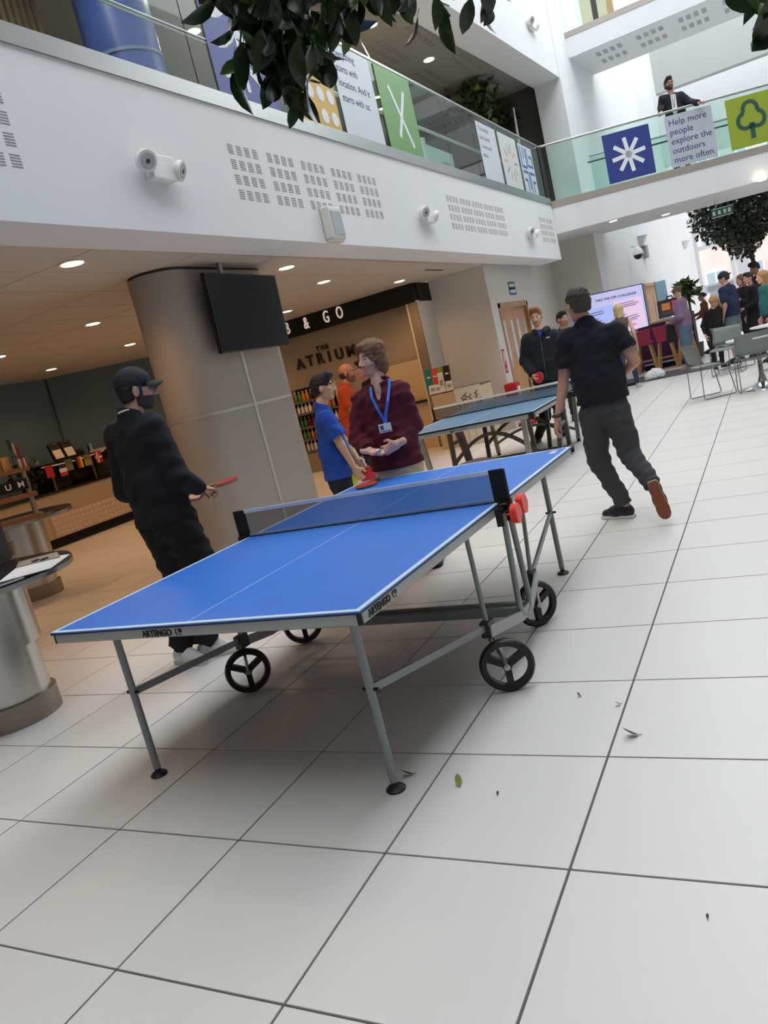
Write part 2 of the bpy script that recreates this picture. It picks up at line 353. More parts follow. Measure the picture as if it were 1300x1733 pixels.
# legs, casters, braces
def wheel(c, ax, parent):
    ax = Vector(ax).normalized(); R = .122
    tyre = MB().lathe([(R-.032, -.017), (R-.010, -.021), (R-.002, -.013), (R, 0), (R-.002, .013), (R-.010, .021), (R-.032, .017), (R-.032, -.017)], c, 36, axis=ax, cap=False)
    w = T(tyre, 'wheel', BLACK, parent)
    hub = MB(); hub.lathe([(0, -.02), (.022, -.02), (.022, .02), (0, .02)], c, 14, axis=ax)
    e1 = ax.cross(Vector((0, 0, 1))).normalized(); e2 = ax.cross(e1)
    for k in range(3):
        a = math.radians(90+120*k); d = e1*math.cos(a)+e2*math.sin(a); hub.bar(Vector(c)+d*.01, Vector(c)+d*(R-.022), .030, .03, up=ax)
    T(hub, 'spokes', BLACK, w); return w
LEGM = M('leg_grey_paint', (140, 147, 146), .4, .12)
CASTER = {(1, -1): ((.797, -.403), (1.2, -3)), (1, 1): ((.706, .345), (2.6, -2.2)), (-1, -1): ((-.684, -.385), (2.7, -3)), (-1, 1): ((-.762, .27), (2.8, -3.4))}
for s in (-1, 1):
    for h in (-1, 1):
        lg = MB().tube([(s*.605, h*1.19, .71), (s*.605, h*1.19, .035)], .0165, 14); lo = T(lg, 'leg', LEGM)
        T(MB().lathe([(0, 0), (.036, 0), (.038, .006), (.03, .014), (.014, .02), (.012, .045), (0, .045)], (s*.605, h*1.19, 0), 20), 'foot', BLACK, lo)
        (cx, cy), axd = CASTER[(s, h)]
        bx, by, bz = s*.715, h*.335, .285
        T(MB().tube([(s*.70, h*.31 if h < 0 else .47, .712), (s*.70, h*.312 if h < 0 else .468, .66), (bx, by+h*.0, bz)], .0115, 10), 'support_tube', LEGM)
        br_ = T(MB().bar((bx, by, bz-.01), (s*.605, h*1.19, .40), .014, .030), 'brace', LEGM)
        T(MB().tube([(s*.575, h*1.19, .40), (s*.64, h*1.19, .40)], .007, 8), 'bolt', BLACK, br_)
        bk = T(MB().obox((bx, by, bz-.015), (.022, 0, 0), (0, .035, 0), (0, 0, .035)), 'caster_bracket', DGREY)
        ax = Vector((axd[0], axd[1], 0)).normalized(); c = Vector((cx, cy, .122))
        fk = MB()
        for q in (-1, 1):
            o_ = ax*q*.03; m_ = Vector((bx, by, bz-.05))
            fk.tube([m_+Vector((0, 0, .005)), m_+o_*.9-Vector((0, 0, .012)), (m_+c)/2+o_+Vector((0, 0, .015)), c+o_*1.05], .0085, 8)
            fk.lathe([(0, -.003), (.014, -.003), (.014, .003), (0, .003)], c+o_*1.1, 12, axis=ax)
        fko = T(fk, 'fork', M('galvanised', (170, 172, 166), .3, .9))
        wheel(c, ax, T1)
    for h in (-1, 1):
        T(MB().tube([(s*.785, h*.045, .715), (s*.785, h*.045, .66), (s*.765, h*.075+.04, .26), (s*.762, h*.05+.04, .205), (s*.762, .04, .185)], .0145, 10), 'post_tube', LEGM)
        T(MB().obox((s*.775, h*.05, .70), (.016, 0, 0), (0, .024, 0), (0, 0, .04)), 'post_clamp', BLACK)
    sb = MB(); sb.bar((s*.735, -.36, .262), (s*.765, -.02, .20), .012, .05); sb.bar((s*.765, -.02, .20), (s*.765, .12, .20), .012, .05); sb.bar((s*.765, .12, .20), (s*.735, .37, .275), .012, .05)
    T(sb, 'saddle', ALU)
T(MB().bar((-.76, .0, .215), (.76, .0, .215), .03, .042), 'cross_bar', LEGM)
T(MB().bar((-.76, .09, .215), (.76, .09, .215), .03, .03), 'cross_bar', LEGM)
# net
nt_ = T(MB().box(-.80, .80, -.0012, .0012, ZTT+.012, ZTT+.152), 'net', NETM)
T(MB().box(-.80, .80, -.003, .003, ZTT+.138, ZTT+.157), 'top_tape', M('tape_white', (222, 226, 228), .7), nt_)
T(MB().box(-.80, .80, -.003, .003, ZTT+.004, ZTT+.018), 'bottom_tape', M('tape_bluegrey', (150, 178, 208), .7), nt_)
T(MB().tube([(-.80, -.012, ZTT+.006), (.80, -.012, ZTT+.006)], .003, 6), 'cord', BLACK, nt_)
for s in (-1, 1):
    sl = MB(); x0, x1 = sorted((s*.815, s*.742)); sl.box(x0, x1, -.007, .007, ZTT+.006, ZTT+.158); bevel(T(sl, 'sleeve', BLACKM, nt_), .003)
    T(MB().tube([(s*.815, 0, ZTT-.05), (s*.815, 0, ZTT+.155)], .008, 8), 'post', BLACK, nt_)
    cl = MB(); cl.obox((s*.79, 0, ZTT+.004), (.03, 0, 0), (0, .02, 0), (0, 0, .006)).obox((s*.79, 0, ZTT-.05), (.03, 0, 0), (0, .018, 0), (0, 0, .006)).obox((s*.812, 0, ZTT-.02), (.008, 0, 0), (0, .02, 0), (0, 0, .032)); T(cl, 'clamp', BLACK, nt_)
    for (ky, kz) in (((-.035, ZTT-.055), (.07, ZTT-.035)) if s > 0 else ((-.05, ZTT-.085), (.05, ZTT-.085))):
        kb = MB(); c = Vector((s*.845, ky, kz)); kb.tube([(s*.80, ky, kz), (s*.835, ky, kz)], .006, 8)
        R2 = .041
        prof = []
        for q in range(24):
            a = 2*math.pi*q/24; r = R2*(1+.05*math.cos(5*a)); prof.append((s*.828, ky+r*math.cos(a), kz+r*1.15*math.sin(a)))
        kb.prism(prof, (s*.034, 0, 0), True); bevel(T(kb, 'clamp_knob', RED, nt_), .005, 2)
# sticker on the far corner
T(MB().box(.66, .70, 1.21, 1.30, ZTT, ZTT+.0008), 'sticker', M('pink_sticker', (236, 200, 208), .6))
# fluted scuff where balls and bats rub: part of the tabletop's colour variation

# ================================================================== the far table
Z2 = .745
BL2 = M('table_greyblue', (92, 132, 164), .45, var=.05, scale=2)
T2 = thing('table_tennis_table', 'faded grey-blue table tennis table with arched legs behind the bright blue one', 'table', (-1.03, 5.66, 0), .004)
def Q(mb, name, mats, parent=T2): return local(mb.build(name, mats), parent)
G2 = M('table2_legs', (150, 148, 142), .5, .3); G3 = M('table2_dark', (104, 98, 92), .5, .3)
for h in (-1, 1):
    y0, y1 = (-1.37, -.004) if h < 0 else (.004, 1.37)
    top = Q(MB().box(-.7625, .7625, y0, y1, Z2-.016, Z2), 'tabletop', BL2)
    Q(MB().box(-.765, .765, y0-(.002 if h < 0 else 0), y1+(.002 if h > 0 else 0), Z2-.022, Z2-.003), 'edge_band', BLACKM, top)
    Q(MB().box(-.7627, -.7425, y0, y1, Z2-.001, Z2+.0008), 'side_line', LINEW, top); Q(MB().box(.7425, .7627, y0, y1, Z2-.001, Z2+.0008), 'side_line', LINEW, top)
    ye = -1.3702 if h < 0 else 1.35; Q(MB().box(-.742, .742, ye, ye+.02, Z2-.001, Z2+.0008), 'end_line', LINEW, top)
    Q(MB().box(-.003, .003, y0+.02 if h < 0 else y0, y1 if h < 0 else y1-.02, Z2-.001, Z2+.0008), 'centre_line', LINEW, top)
    ap = MB(); yo = h*1.355; a0, a1 = sorted((yo, yo-h*.03)); ap.box(-.75, .75, a0, a1, Z2-.065, Z2-.022)
    b0, b1 = sorted((yo-h*.03, h*.03))
    for s in (-1, 1): ap.box(min(s*.75, s*.72), max(s*.75, s*.72), b0, b1, Z2-.065, Z2-.022)
    Q(ap, 'apron', ALU)
    for s in (-1, 1):
        Q(MB().obox((s*.74, h*1.35, Z2-.045), (.03, 0, 0), (0, .03, 0), (0, 0, .03)), 'corner_joint', BLACK)
        lg = MB(); lg.bar((s*.60, h*1.20, Z2-.06), (s*.56, h*1.16, .03), .05, .045, up=(0, 1, 0)); lo = Q(lg, 'leg', G2)
        Q(MB().lathe([(0, 0), (.028, 0), (.02, .03), (0, .03)], (s*.56, h*1.16, 0), 12), 'foot', BLACK, lo)
        lg = MB(); lg.bar((s*.42, h*.45, Z2-.06), (s*.40, h*.30, .06), .045, .045, up=(0, 1, 0)); Q(lg, 'inner_leg', G3)
    pts = [(-.56+1.12*t/12, h*1.165, .16+.16*math.sin(math.pi*t/12)) for t in range(13)]
    ar = MB()
    for i in range(12): ar.bar(pts[i], pts[i+1], .03, .035)
    Q(ar, 'arch_bar', G2)
    ar = MB(); pts = [(-.52+1.04*t/12, h*.62, .22+.30*math.sin(math.pi*t/12)) for t in range(13)]
    for i in range(12): ar.bar(pts[i], pts[i+1], .035, .04)
    Q(ar, 'arch_bar', G3)
for s in (-1, 1):
    f = MB()
    for h in (-1, 1): f.bar((s*.70, h*.10, Z2-.07), (s*.66, h*.24, .10), .05, .05, up=(0, 1, 0))
    f.bar((s*.66, -.34, .09), (s*.66, .34, .09), .05, .05).bar((s*.68, -.16, .42), (s*.68, .16, .42), .03, .04); Q(f, 'trolley_frame', G3)
    for h in (-1, 1): Q(MB().lathe([(0, -.02), (.045, -.02), (.05, 0), (.045, .02), (0, .02)], (s*.66, h*.32, .05), 18, axis=(1, .3*h, 0)), 'caster', BLACK)
Q(MB().bar((-.66, 0, .12), (.66, 0, .12), .05, .05), 'cross_bar', G3)
n2 = Q(MB().box(-.88, .88, -.0015, .0015, Z2+.01, Z2+.15), 'net', net_mat('net_mesh_grey', (96, 96, 92), .45))
Q(MB().box(-.88, .88, -.004, .004, Z2+.132, Z2+.157), 'top_tape', M('tape_cream', (238, 232, 218), .7), n2)
Q(MB().box(-.80, .80, -.004, .004, Z2+.001, Z2+.012), 'bottom_tape', BLACKM, n2)
for s in (-1, 1):
    Q(MB().box(min(s*.88, s*.90), max(s*.88, s*.90), -.012, .012, Z2-.01, Z2+.155), 'post', BLACK, n2)
    Q(MB().box(min(s*.75, s*.93), max(s*.75, s*.93), -.03, .03, Z2-.055, Z2-.02).box(min(s*.76, s*.92), max(s*.76, s*.92), -.012, .012, Z2-.02, Z2+.004), 'clamp', BLACK, n2)
mk = MB(); y_ = -1.3562
mk.bar((-.17, y_, Z2-.035), (-.15, y_, Z2-.058), .002, .012, up=(0, 0, 1)).bar((-.15, y_, Z2-.058), (-.125, y_, Z2-.035), .002, .012, up=(0, 0, 1))
for k in range(5): mk.bar((-.115+.03*k, y_, Z2-.036), (-.108+.03*k, y_, Z2-.05), .002, .009, up=(1, 0, 0))
Q(mk, 'logo', LBL)
mk = MB()
for k in range(6): mk.box(.9305, .932, -.03+.01*k, -.024+.01*k, Z2-.05, Z2-.035)
Q(mk, 'logo', M('lettering_white', (232, 234, 236), .6))
# ================================================================== figures: smooth bodies grown from distance fields
class Field:
    def __init__(s): s.p = []; s.sub = []; s.cut = []; s.wr = None
    def cone(s, a, b, ra, rb, k=.03, fn=None, fs=1., ca=False, cb=False): s.p.append(('c', np.array(a, float), np.array(b, float), ra, rb, k, None if fn is None else np.array(fn, float), fs, ca, cb)); return s
    def ell(s, c, r, k=.02, R=None): s.p.append(('e', np.array(c, float), np.array(r, float), k, R)); return s
    def minus(s, c, r, k=.01, R=None): s.sub.append(('e', np.array(c, float), np.array(r, float), k, R)); return s
    def keep(s, pt, n, k=0.): s.cut.append((np.array(pt, float), np.array(n, float))); return s      # keep the side n points away from
    @staticmethod
    def box(q):
        if q[0] == 'c':
            m = max(q[3], q[4]); return np.minimum(q[1], q[2])-m, np.maximum(q[1], q[2])+m
        m = q[2].max(); return q[1]-m, q[1]+m
    @staticmethod
    def ev(q, X, Y, Z):
        if q[0] == 'c':
            _, a, b, ra, rb, k, fn, fs, ca, cb = q
            px, py, pz = X-a[0], Y-a[1], Z-a[2]; ba = b-a; L2 = ba@ba+1e-9
            t = (px*ba[0]+py*ba[1]+pz*ba[2])/L2; h = np.clip(t, 0, 1)
            dx, dy, dz = px-ba[0]*h, py-ba[1]*h, pz-ba[2]*h
            if fn is not None:
                w = (dx*fn[0]+dy*fn[1]+dz*fn[2])*(1/fs-1); dx = dx+fn[0]*w; dy = dy+fn[1]*w; dz = dz+fn[2]*w
            d = np.sqrt(dx*dx+dy*dy+dz*dz)-(ra+(rb-ra)*h); L = math.sqrt(L2)
            if fn is not None: d = d*(.5+.5*fs)
            if cb: d = np.maximum(d, (t-1)*L)
            if ca: d = np.maximum(d, -t*L)
            return d
        _, c, r, k, R = q
        px, py, pz = X-c[0], Y-c[1], Z-c[2]
        if R is not None:
            px, py, pz = px*R[0][0]+py*R[0][1]+pz*R[0][2], px*R[1][0]+py*R[1][1]+pz*R[1][2], px*R[2][0]+py*R[2][1]+pz*R[2][2]
        k0 = np.sqrt((px/r[0])**2+(py/r[1])**2+(pz/r[2])**2); k1 = np.sqrt((px/r[0]**2)**2+(py/r[1]**2)**2+(pz/r[2]**2)**2)+1e-9
        return k0*(k0-1)/k1
    def mesh(s, h):
        lo = np.min([Field.box(q)[0] for q in s.p], 0)-3*h-.012; hi = np.max([Field.box(q)[1] for q in s.p], 0)+3*h+.012
        n = np.ceil((hi-lo)/h).astype(int)+1
        ax = [lo[i]+h*np.arange(n[i]) for i in range(3)]
        D = np.full(n, .2, np.float32)
        def block(q, k):
            a, b = Field.box(q); m = k+2*h+.012
            i0 = np.clip(np.floor((a-m-lo)/h).astype(int), 0, n-1); i1 = np.clip(np.ceil((b+m-lo)/h).astype(int)+1, 1, n)
            sl = tuple(slice(i0[i], i1[i]) for i in range(3))
            return sl, ax[0][sl[0]][:, None, None], ax[1][sl[1]][None, :, None], ax[2][sl[2]][None, None, :]
        for q in s.p:
            k = q[5] if q[0] == 'c' else q[3]; sl, X, Y, Z = block(q, k); d = Field.ev(q, X, Y, Z); A = D[sl]; k = max(k, 1e-4)
            t = np.clip(.5+.5*(A-d)/k, 0, 1); D[sl] = A*(1-t)+d*t-k*t*(1-t)
        if s.wr:
            amp, sc, sd = s.wr; X, Y, Z = ax[0][:, None, None]*sc, ax[1][None, :, None]*sc, ax[2][None, None, :]*sc
            wv = np.sin(X*1.3+sd+1.7*np.sin(Z*.9+Y*.7+sd)) * np.sin(Z*2.1+1.3*np.sin(X*.8+Y*1.1+2*sd)) + .6*np.sin(Z*3.7-X*2.3+Y*1.9+sd*3+np.sin(X*2+Z))
            D = D+amp*wv
        for q in s.sub:
            sl, X, Y, Z = block(q, q[3]); d = Field.ev(q, X, Y, Z); A = D[sl]; k = max(q[3], 1e-4)
            t = np.clip(.5-.5*(A+d)/k, 0, 1); D[sl] = A*(1-t)+(-d)*t+k*t*(1-t)
        for pt, nn in s.cut:
            D = np.maximum(D, (ax[0]-pt[0])[:, None, None]*nn[0]+(ax[1]-pt[1])[None, :, None]*nn[1]+(ax[2]-pt[2])[None, None, :]*nn[2])
        return nets(D, lo, h)
def nets(D, lo, h):
    S = D < 0; c = np.zeros(np.array(D.shape)-1, np.int8)
    off = [(i, j, k) for i in (0, 1) for j in (0, 1) for k in (0, 1)]
    for i, j, k in off: c += S[i:i+c.shape[0], j:j+c.shape[1], k:k+c.shape[2]]
    idx = np.argwhere((c > 0) & (c < 8))
    if len(idx) == 0: return np.zeros((0, 3)), np.zeros((0, 4), int)
    V = np.stack([D[idx[:, 0]+i, idx[:, 1]+j, idx[:, 2]+k] for i, j, k in off], 1)
    acc = np.zeros((len(idx), 3)); cnt = np.zeros(len(idx))
    for a in range(8):
        for b in range(a+1, 8):
            oa, ob = np.array(off[a]), np.array(off[b])
            if abs(oa-ob).sum() != 1: continue
            m = (V[:, a] < 0) != (V[:, b] < 0); t = V[m, a]/(V[m, a]-V[m, b])
            acc[m] += oa+(ob-oa)*t[:, None]; cnt[m] += 1
    vs = lo+h*(idx+acc/cnt[:, None])
    mp = np.full(c.shape, -1, np.int32); mp[tuple(idx.T)] = np.arange(len(idx)); Q = []
    for a in range(3):
        b, d = (a+1) % 3, (a+2) % 3
        s0 = [slice(None)]*3; s1 = [slice(None)]*3; s0[a] = slice(0, -1); s1[a] = slice(1, None)
        A, B = S[tuple(s0)], S[tuple(s1)]; e = np.argwhere(A != B)
        e = e[(e[:, b] > 0) & (e[:, d] > 0) & (e[:, b] < D.shape[b]-1) & (e[:, d] < D.shape[d]-1)]
        ub = np.zeros(3, int); ub[b] = 1; ud = np.zeros(3, int); ud[d] = 1
        q = np.stack([mp[tuple((e-ub-ud).T)], mp[tuple((e-ud).T)], mp[tuple(e.T)], mp[tuple((e-ub).T)]], 1)
        ins = A[tuple(e.T)]; q[~ins] = q[~ins][:, ::-1]; Q.append(q)
    return vs, np.concatenate(Q)
class Geo:            # several pieces joined into one mesh
    def __init__(s): s.v = []; s.q = []; s.m = []; s.n = 0
    def add(s, v, q, m=0):
        s.v.append(np.asarray(v, float)); s.q += [tuple(int(i)+s.n for i in f) for f in q]
        s.m += (list(m) if hasattr(m, '__len__') else [m]*len(q)); s.n += len(v); return s
    def build(s, name, mats, parent=None):
        me = bpy.data.meshes.new(name); me.from_pydata(np.concatenate(s.v).tolist(), [], s.q)
        for m in (mats if isinstance(mats, (list, tuple)) else [mats]): me.materials.append(m)
        me.polygons.foreach_set('material_index', s.m); me.polygons.foreach_set('use_smooth', [True]*len(s.q)); me.update()
        return link(name, me, parent)
def V3(*a): return np.array(a[0] if len(a) == 1 else a, float)
def nrm(v): v = np.array(v, float); return v/(np.linalg.norm(v)+1e-9)
UZ = V3(0, 0, 1)
def frame(fwd, up=UZ):
    f = nrm(fwd); r = nrm(np.cross(f, up)); u = np.cross(r, f); return np.stack([r, f, u], 1)      # columns right, forward, up

def head_geo(geo, hc, look, S, vox, beard=0, tilt=0., smile=False, up=UZ, neck=None):
    """head in its own axes, then set in place; materials 0 skin 1 lips 2 brows 3 beard 4 eye white 5 iris 6 mouth"""
    F = Field()
    F.ell((0, -.012, .035), (.075, .095, .083), .02).ell((0, .022, -.035), (.058, .068, .083), .03).ell((0, .060, -.098), (.026, .024, .020), .02)
    F.cone((-.045, 0, -.075), (-.02, .055, -.098), .018, .014, .02).cone((.045, 0, -.075), (.02, .055, -.098), .018, .014, .02)
    F.cone((0, .088, .014), (0, .108, -.030), .007, .0125, .010).ell((-.012, .095, -.034), (.009, .01, .008), .006).ell((.012, .095, -.034), (.009, .01, .008), .006)
    F.cone((-.034, .078, .022), (.034, .078, .022), .011, .011, .012).ell((-.040, .06, -.02), (.02, .02, .018), .015).ell((.040, .06, -.02), (.02, .02, .018), .015)
    F.cone((-.017, .087, -.060), (.017, .087, -.060), .0058, .0058, .005).cone((-.015, .087, -.071), (.015, .087, -.071), .0062, .0062, .005)
    F.ell((-.078, -.008, -.012), (.009, .020, .032), .006).ell((.078, -.008, -.012), (.009, .020, .032), .006)
    F.minus((-.031, .098, .001), (.018, .015, .009), .012).minus((.031, .098, .001), (.018, .015, .009), .012)
    if smile: F.minus((0, .10, -.0665), (.023, .013, .0042), .003)
    v, q = F.mesh(vox/S if vox < .01 else vox)
    c = v[q].mean(1); m = np.zeros(len(q), int)
    if beard:
        m[(c[:, 2] < -.030-.012*(beard < 2)) & (c[:, 1] > -.012) & (c[:, 2] < -.030-.35*(c[:, 1]-.06).clip(0)) ] = 3
        m[(c[:, 2] > -.05) & (c[:, 1] > .093)] = 0
        m[(c[:, 2] < .02) & (c[:, 2] > -.06) & (c[:, 1] < .03) & (c[:, 1] > -.004) & (abs(c[:, 0]) > .045) & (abs(c[:, 0]) < .070)] = 3
    m[(abs(c[:, 0]) < .021) & (c[:, 2] > -.078) & (c[:, 2] < -.055) & (c[:, 1] > .083)] = 1
    if smile: m[(abs(c[:, 0]) < .017) & (c[:, 2] > -.0700) & (c[:, 2] < -.0632) & (c[:, 1] > .078)] = 6
    m[(abs(abs(c[:, 0])-.032) < .018) & (c[:, 2] > .0215) & (c[:, 2] < .0290) & (c[:, 1] > .066)] = 2
    R = frame(look, up)
    if tilt: R = np.array(Matrix.Rotation(tilt, 3, Vector(nrm(look)))) @ R
    put = lambda a: np.asarray(a) @ R.T * S + hc
    geo.add(put(v), q, m)
    for sx in (-1, 1):
        for (cx, r, mi) in ((V3(sx*.031, .0735, .001), .0108, 4), (V3(sx*.031, .0790, .001), .0072, 5)):
            vs = [cx+r*V3(math.sin(t)*math.cos(a), math.sin(t)*math.sin(a), math.cos(t)*.85) for t in np.linspace(.01, math.pi-.01, 7) for a in np.linspace(0, 2*math.pi, 10, endpoint=False)]
            qs = [(i*10+k, i*10+10+k, i*10+10+(k+1) % 10, i*10+(k+1) % 10) for i in range(6) for k in range(10)]
            geo.add(put(vs), qs, mi)
    return R
def hand_geo(geo, wr, d, palm, thumb, S, curl=.5, vox=.0035, grip=False):
    """wrist, finger direction, palm-side normal, side of the thumb"""
    d, palm = nrm(d), nrm(palm); t = nrm(np.array(thumb)-d*np.dot(thumb, d)); palm = nrm(palm-d*np.dot(palm, d)-t*np.dot(palm, t)); wr = V3(wr)
    F = Field(); k = .010
    F.cone(wr-d*.05*S, wr+d*.01, .027*S, .026*S, .02, palm, .8)
    for w_ in (-.026, -.009, .009, .026): F.cone(wr+d*.012*S+t*w_*.75*S, wr+d*.088*S+t*w_*S, .015*S, .0115*S, .014, palm, .85)
    L = (.060, .074, .079, .070)
    for i, w_ in enumerate((-.030, -.010, .011, .031)):
        p0 = wr+d*(.086+.004*(i in (1, 2)))*S+t*w_*S; dd = d; pp = palm; ang = curl*(1.0 if not grip else 1.15)
        for j, f_ in enumerate((.46, .32, .26)):
            a = ang*(.75+.3*j); nd = dd*math.cos(a)+pp*math.sin(a); np_ = pp*math.cos(a)-dd*math.sin(a); dd, pp = nrm(nd), nrm(np_)
            p1 = p0+dd*L[i]*f_*S; F.cone(p0, p1, (.0092-.0008*j)*S, (.0086-.0009*j)*S, .003); p0 = p1
    a0 = wr+d*.022*S+t*.026*S; d1 = nrm(d*.62+t*.70+palm*(.35+.3*curl)); d2 = nrm(d*.85+t*(.25-.3*curl)+palm*(.35+.4*curl))
    a1 = a0+d1*.042*S; a2 = a1+d2*.032*S; a3 = a2+nrm(d2+palm*.2)*.026*S
    F.cone(a0, a1, .016*S, .0115*S, .010).cone(a1, a2, .0110*S, .0098*S, .003).cone(a2, a3, .0098*S, .0080*S, .003)
    v, q = F.mesh(vox); geo.add(v, q, 0)
SKINS = {}
def skin_mats(key, skin, hair, beardc=None):
    sk = M('skin_'+key, skin, .5, var=.05, scale=14)
    lp = tuple(int(a*b) for a, b in zip(skin, (.86, .66, .66)))
    bd = beardc or tuple(int(.55*a+.45*b) for a, b in zip(skin, hair))
    return [sk, M('lips_'+key, lp, .45), M('brow_'+key, hair, .8), M('stubble_'+key, bd, .8), M('eye_white', (196, 186, 178), .4), M('iris', (44, 32, 26), .2), M('mouth', (214, 196, 186), .4)]
def shoe(root, heel, toe, ankle, col, solecol, S=1., vox=.007, up=UZ, nm='shoe', out=None):
    heel, toe, ankle = V3(heel), V3(toe), V3(ankle); d = nrm(toe-heel); sd = nrm(np.cross(d, up)); u = np.cross(sd, d); L = np.linalg.norm(toe-heel)
    F = Field(); hb = heel+d*.04*S+u*.052*S
    F.cone(hb, heel+d*.5*L+u*.050*S, .040*S, .044*S, .03, sd, .9).cone(heel+d*.5*L+u*.045*S, toe-d*.05*S+u*.032*S, .044*S, .036*S, .03)
    F.cone(heel+d*.06*S+u*.06*S, heel+d*.07*S+u*.10*S, .040*S, .038*S, .03).cone(heel+d*.10*S+u*.085*S, heel+d*.6*L+u*.055*S, .028*S, .03*S, .03)
    F.keep(heel+u*.018*S, -u); F.keep(heel+d*.07*S+u*.115*S, u); F.keep(heel+d*.002, -d)
    v, q = F.mesh(vox); o = Geo().add(v, q).build(nm, M('shoe_%d_%d_%d' % col, col, .6, var=.08, scale=30), root)
    mb = MB(); loop = []
    prof = [(0, .022), (.02, .032), (.10, .036), (.30, .034), (.5, .038), (.72, .047), (.88, .042), (.97, .026), (1, .0)]
    for t, w_ in prof: loop.append(heel+d*L*t+sd*w_*S)
    for t, w_ in reversed(prof[:-1]): loop.append(heel+d*L*t-sd*w_*S)
    mb.prism([tuple(p+u*.001) for p in loop], tuple(u*.024*S)); so = mb.build('sole', M('sole_%d_%d_%d' % solecol, solecol, .7), o); bevel(so, .004*S, 2)
    if out:
        c0 = sum(loop)/len(loop); oo = MB().prism([tuple(c0+(p-c0)*.97-u*.005*S) for p in loop], tuple(u*.006*S)).build('outsole', M('sole_%d_%d_%d' % out, out, .7, var=.1, scale=40), o)
    # laces
    lc = MB()
    for k in range(4):
        c = heel+d*L*(.42+.08*k)+u*(.100-.008*k)*S; lc.tube([c-sd*.022*S, c+u*.004*S, c+sd*.022*S], .0028*S, 5)
    lc.build('laces', M('lace_%d_%d_%d' % solecol, solecol, .8), o)
    return o

def hair_geo(kind, hc, R, S, col, root, vox=.006, seed=1.):
    F = Field(); put = lambda a: np.asarray(a) @ R.T * S + hc
    if kind in ('short', 'crop', 'quiff', 'medium', 'curly', 'long', 'bun'):
        F.ell((0, -.016, .040), (.081, .101, .087), .01)
        if kind in ('short', 'quiff', 'curly'): F.ell((0, .03, .095), (.062, .07, .04), .02).ell((0, -.05, -.01), (.076, .06, .07), .02)
        if kind == 'crop': F.ell((0, -.05, -.01), (.074, .058, .075), .02)
        if kind == 'quiff': F.ell((0, .07, .105), (.058, .035, .034), .02)
        if kind == 'curly': F.ell((0, .02, .11), (.085, .09, .05), .03).ell((.06, 0, .08), (.04, .06, .05), .03).ell((-.06, 0, .08), (.04, .06, .05), .03)
        if kind == 'medium':
            F.ell((0, -.005, .070), (.084, .100, .058), .03).ell((0, -.058, -.045), (.080, .056, .092), .03)
            F.ell((.074, -.018, -.030), (.022, .046, .078), .02).ell((-.074, -.018, -.030), (.022, .046, .078), .02)
            F.cone((-.02, .080, .085), (-.077, .046, -.012), .022, .012, .02).cone((.02, .080, .085), (.077, .046, -.012), .022, .012, .02)
        if kind == 'long':
            F.ell((0, -.03, .05), (.088, .095, .085), .02).cone((-.055, -.03, .02), (-.065, -.04, -.26), .045, .035, .04).cone((.055, -.03, .02), (.065, -.04, -.26), .045, .035, .04).cone((0, -.07, .02), (0, -.085, -.30), .055, .05, .05)
        if kind == 'bun': F.ell((0, -.115, .03), (.04, .04, .04), .01)
        lowc = {'short': -.03, 'crop': -.05, 'quiff': -.04, 'curly': -.03, 'medium': -.12, 'long': -.4, 'bun': -.03}[kind]
        F.minus((0, .105, -.045), (.066, .085, .105), .012)
        if kind in ('short', 'crop', 'quiff', 'curly', 'bun'):
            F.minus((.078, .02, -.03), (.03, .04, .045), .01).minus((-.078, .02, -.03), (.03, .04, .045), .01); F.keep((0, 0, lowc), (0, .25, -1))
        F.wr = ((.0045 if kind == 'curly' else .003), 75 if kind == 'curly' else (64 if kind == 'medium' else 48), seed)
    elif kind == 'bald':
        F.ell((0, -.03, -.01), (.080, .083, .055), .01); F.minus((0, .1, 0), (.1, .1, .2), .01); F.keep((0, 0, .035), (0, .2, 1)); F.keep((0, 0, -.06), (0, 0, -1)); F.wr = (.002, 60, seed)
    v, q = F.mesh(vox)
    return Geo().add(put(v), q).build('hair', M('hair_%d_%d_%d' % col, col, .7, var=.25, scale=60), root)
def cap_part(hc, R, S, col, root, vox=.006, back=False):
    put = lambda a: np.asarray(a) @ R.T * S + hc; m = M('cap_%d_%d_%d' % col, col, .8, var=.06, scale=30)
    F = Field().ell((0, -.014, .042), (.086, .106, .094), .01); F.keep((0, 0, .022), (0, .10, -1)); F.wr = (.0012, 40, 2.)
    v, q = F.mesh(vox); o = Geo().add(put(v), q).build('cap', m, root)
    sg = -1 if back else 1; loop = []
    for t in np.linspace(-1, 1, 15): loop.append((.072*t, sg*(.070-.0), 0))
    top = []; n = 15
    for i, t in enumerate(np.linspace(-1, 1, n)): top.append(((.074*t), sg*(.055+.030*(1-abs(t))), .040-.012*t*t)); 
    out = [((.074*t)*.92, sg*(.075+.085*math.sqrt(max(0, 1-t*t))), .030-.030*t*t) for t in np.linspace(-1, 1, n)]
    v = top+out+[(a, b, c-.006) for a, b, c in top]+[(a, b, c-.006) for a, b, c in out]
    f = []
    for i in range(n-1): f += [(i, i+1, n+i+1, n+i), (2*n+i+1, 2*n+i, 3*n+i, 3*n+i+1), (n+i, n+i+1, 3*n+i+1, 3*n+i)]
    Geo().add(put(v), f).build('cap_peak', m, o)
    bt = MB().tube([tuple(put((0, -.014, .134))), tuple(put((0, -.014, .142)))], .006, 8).build('cap_button', m, o)
    return o
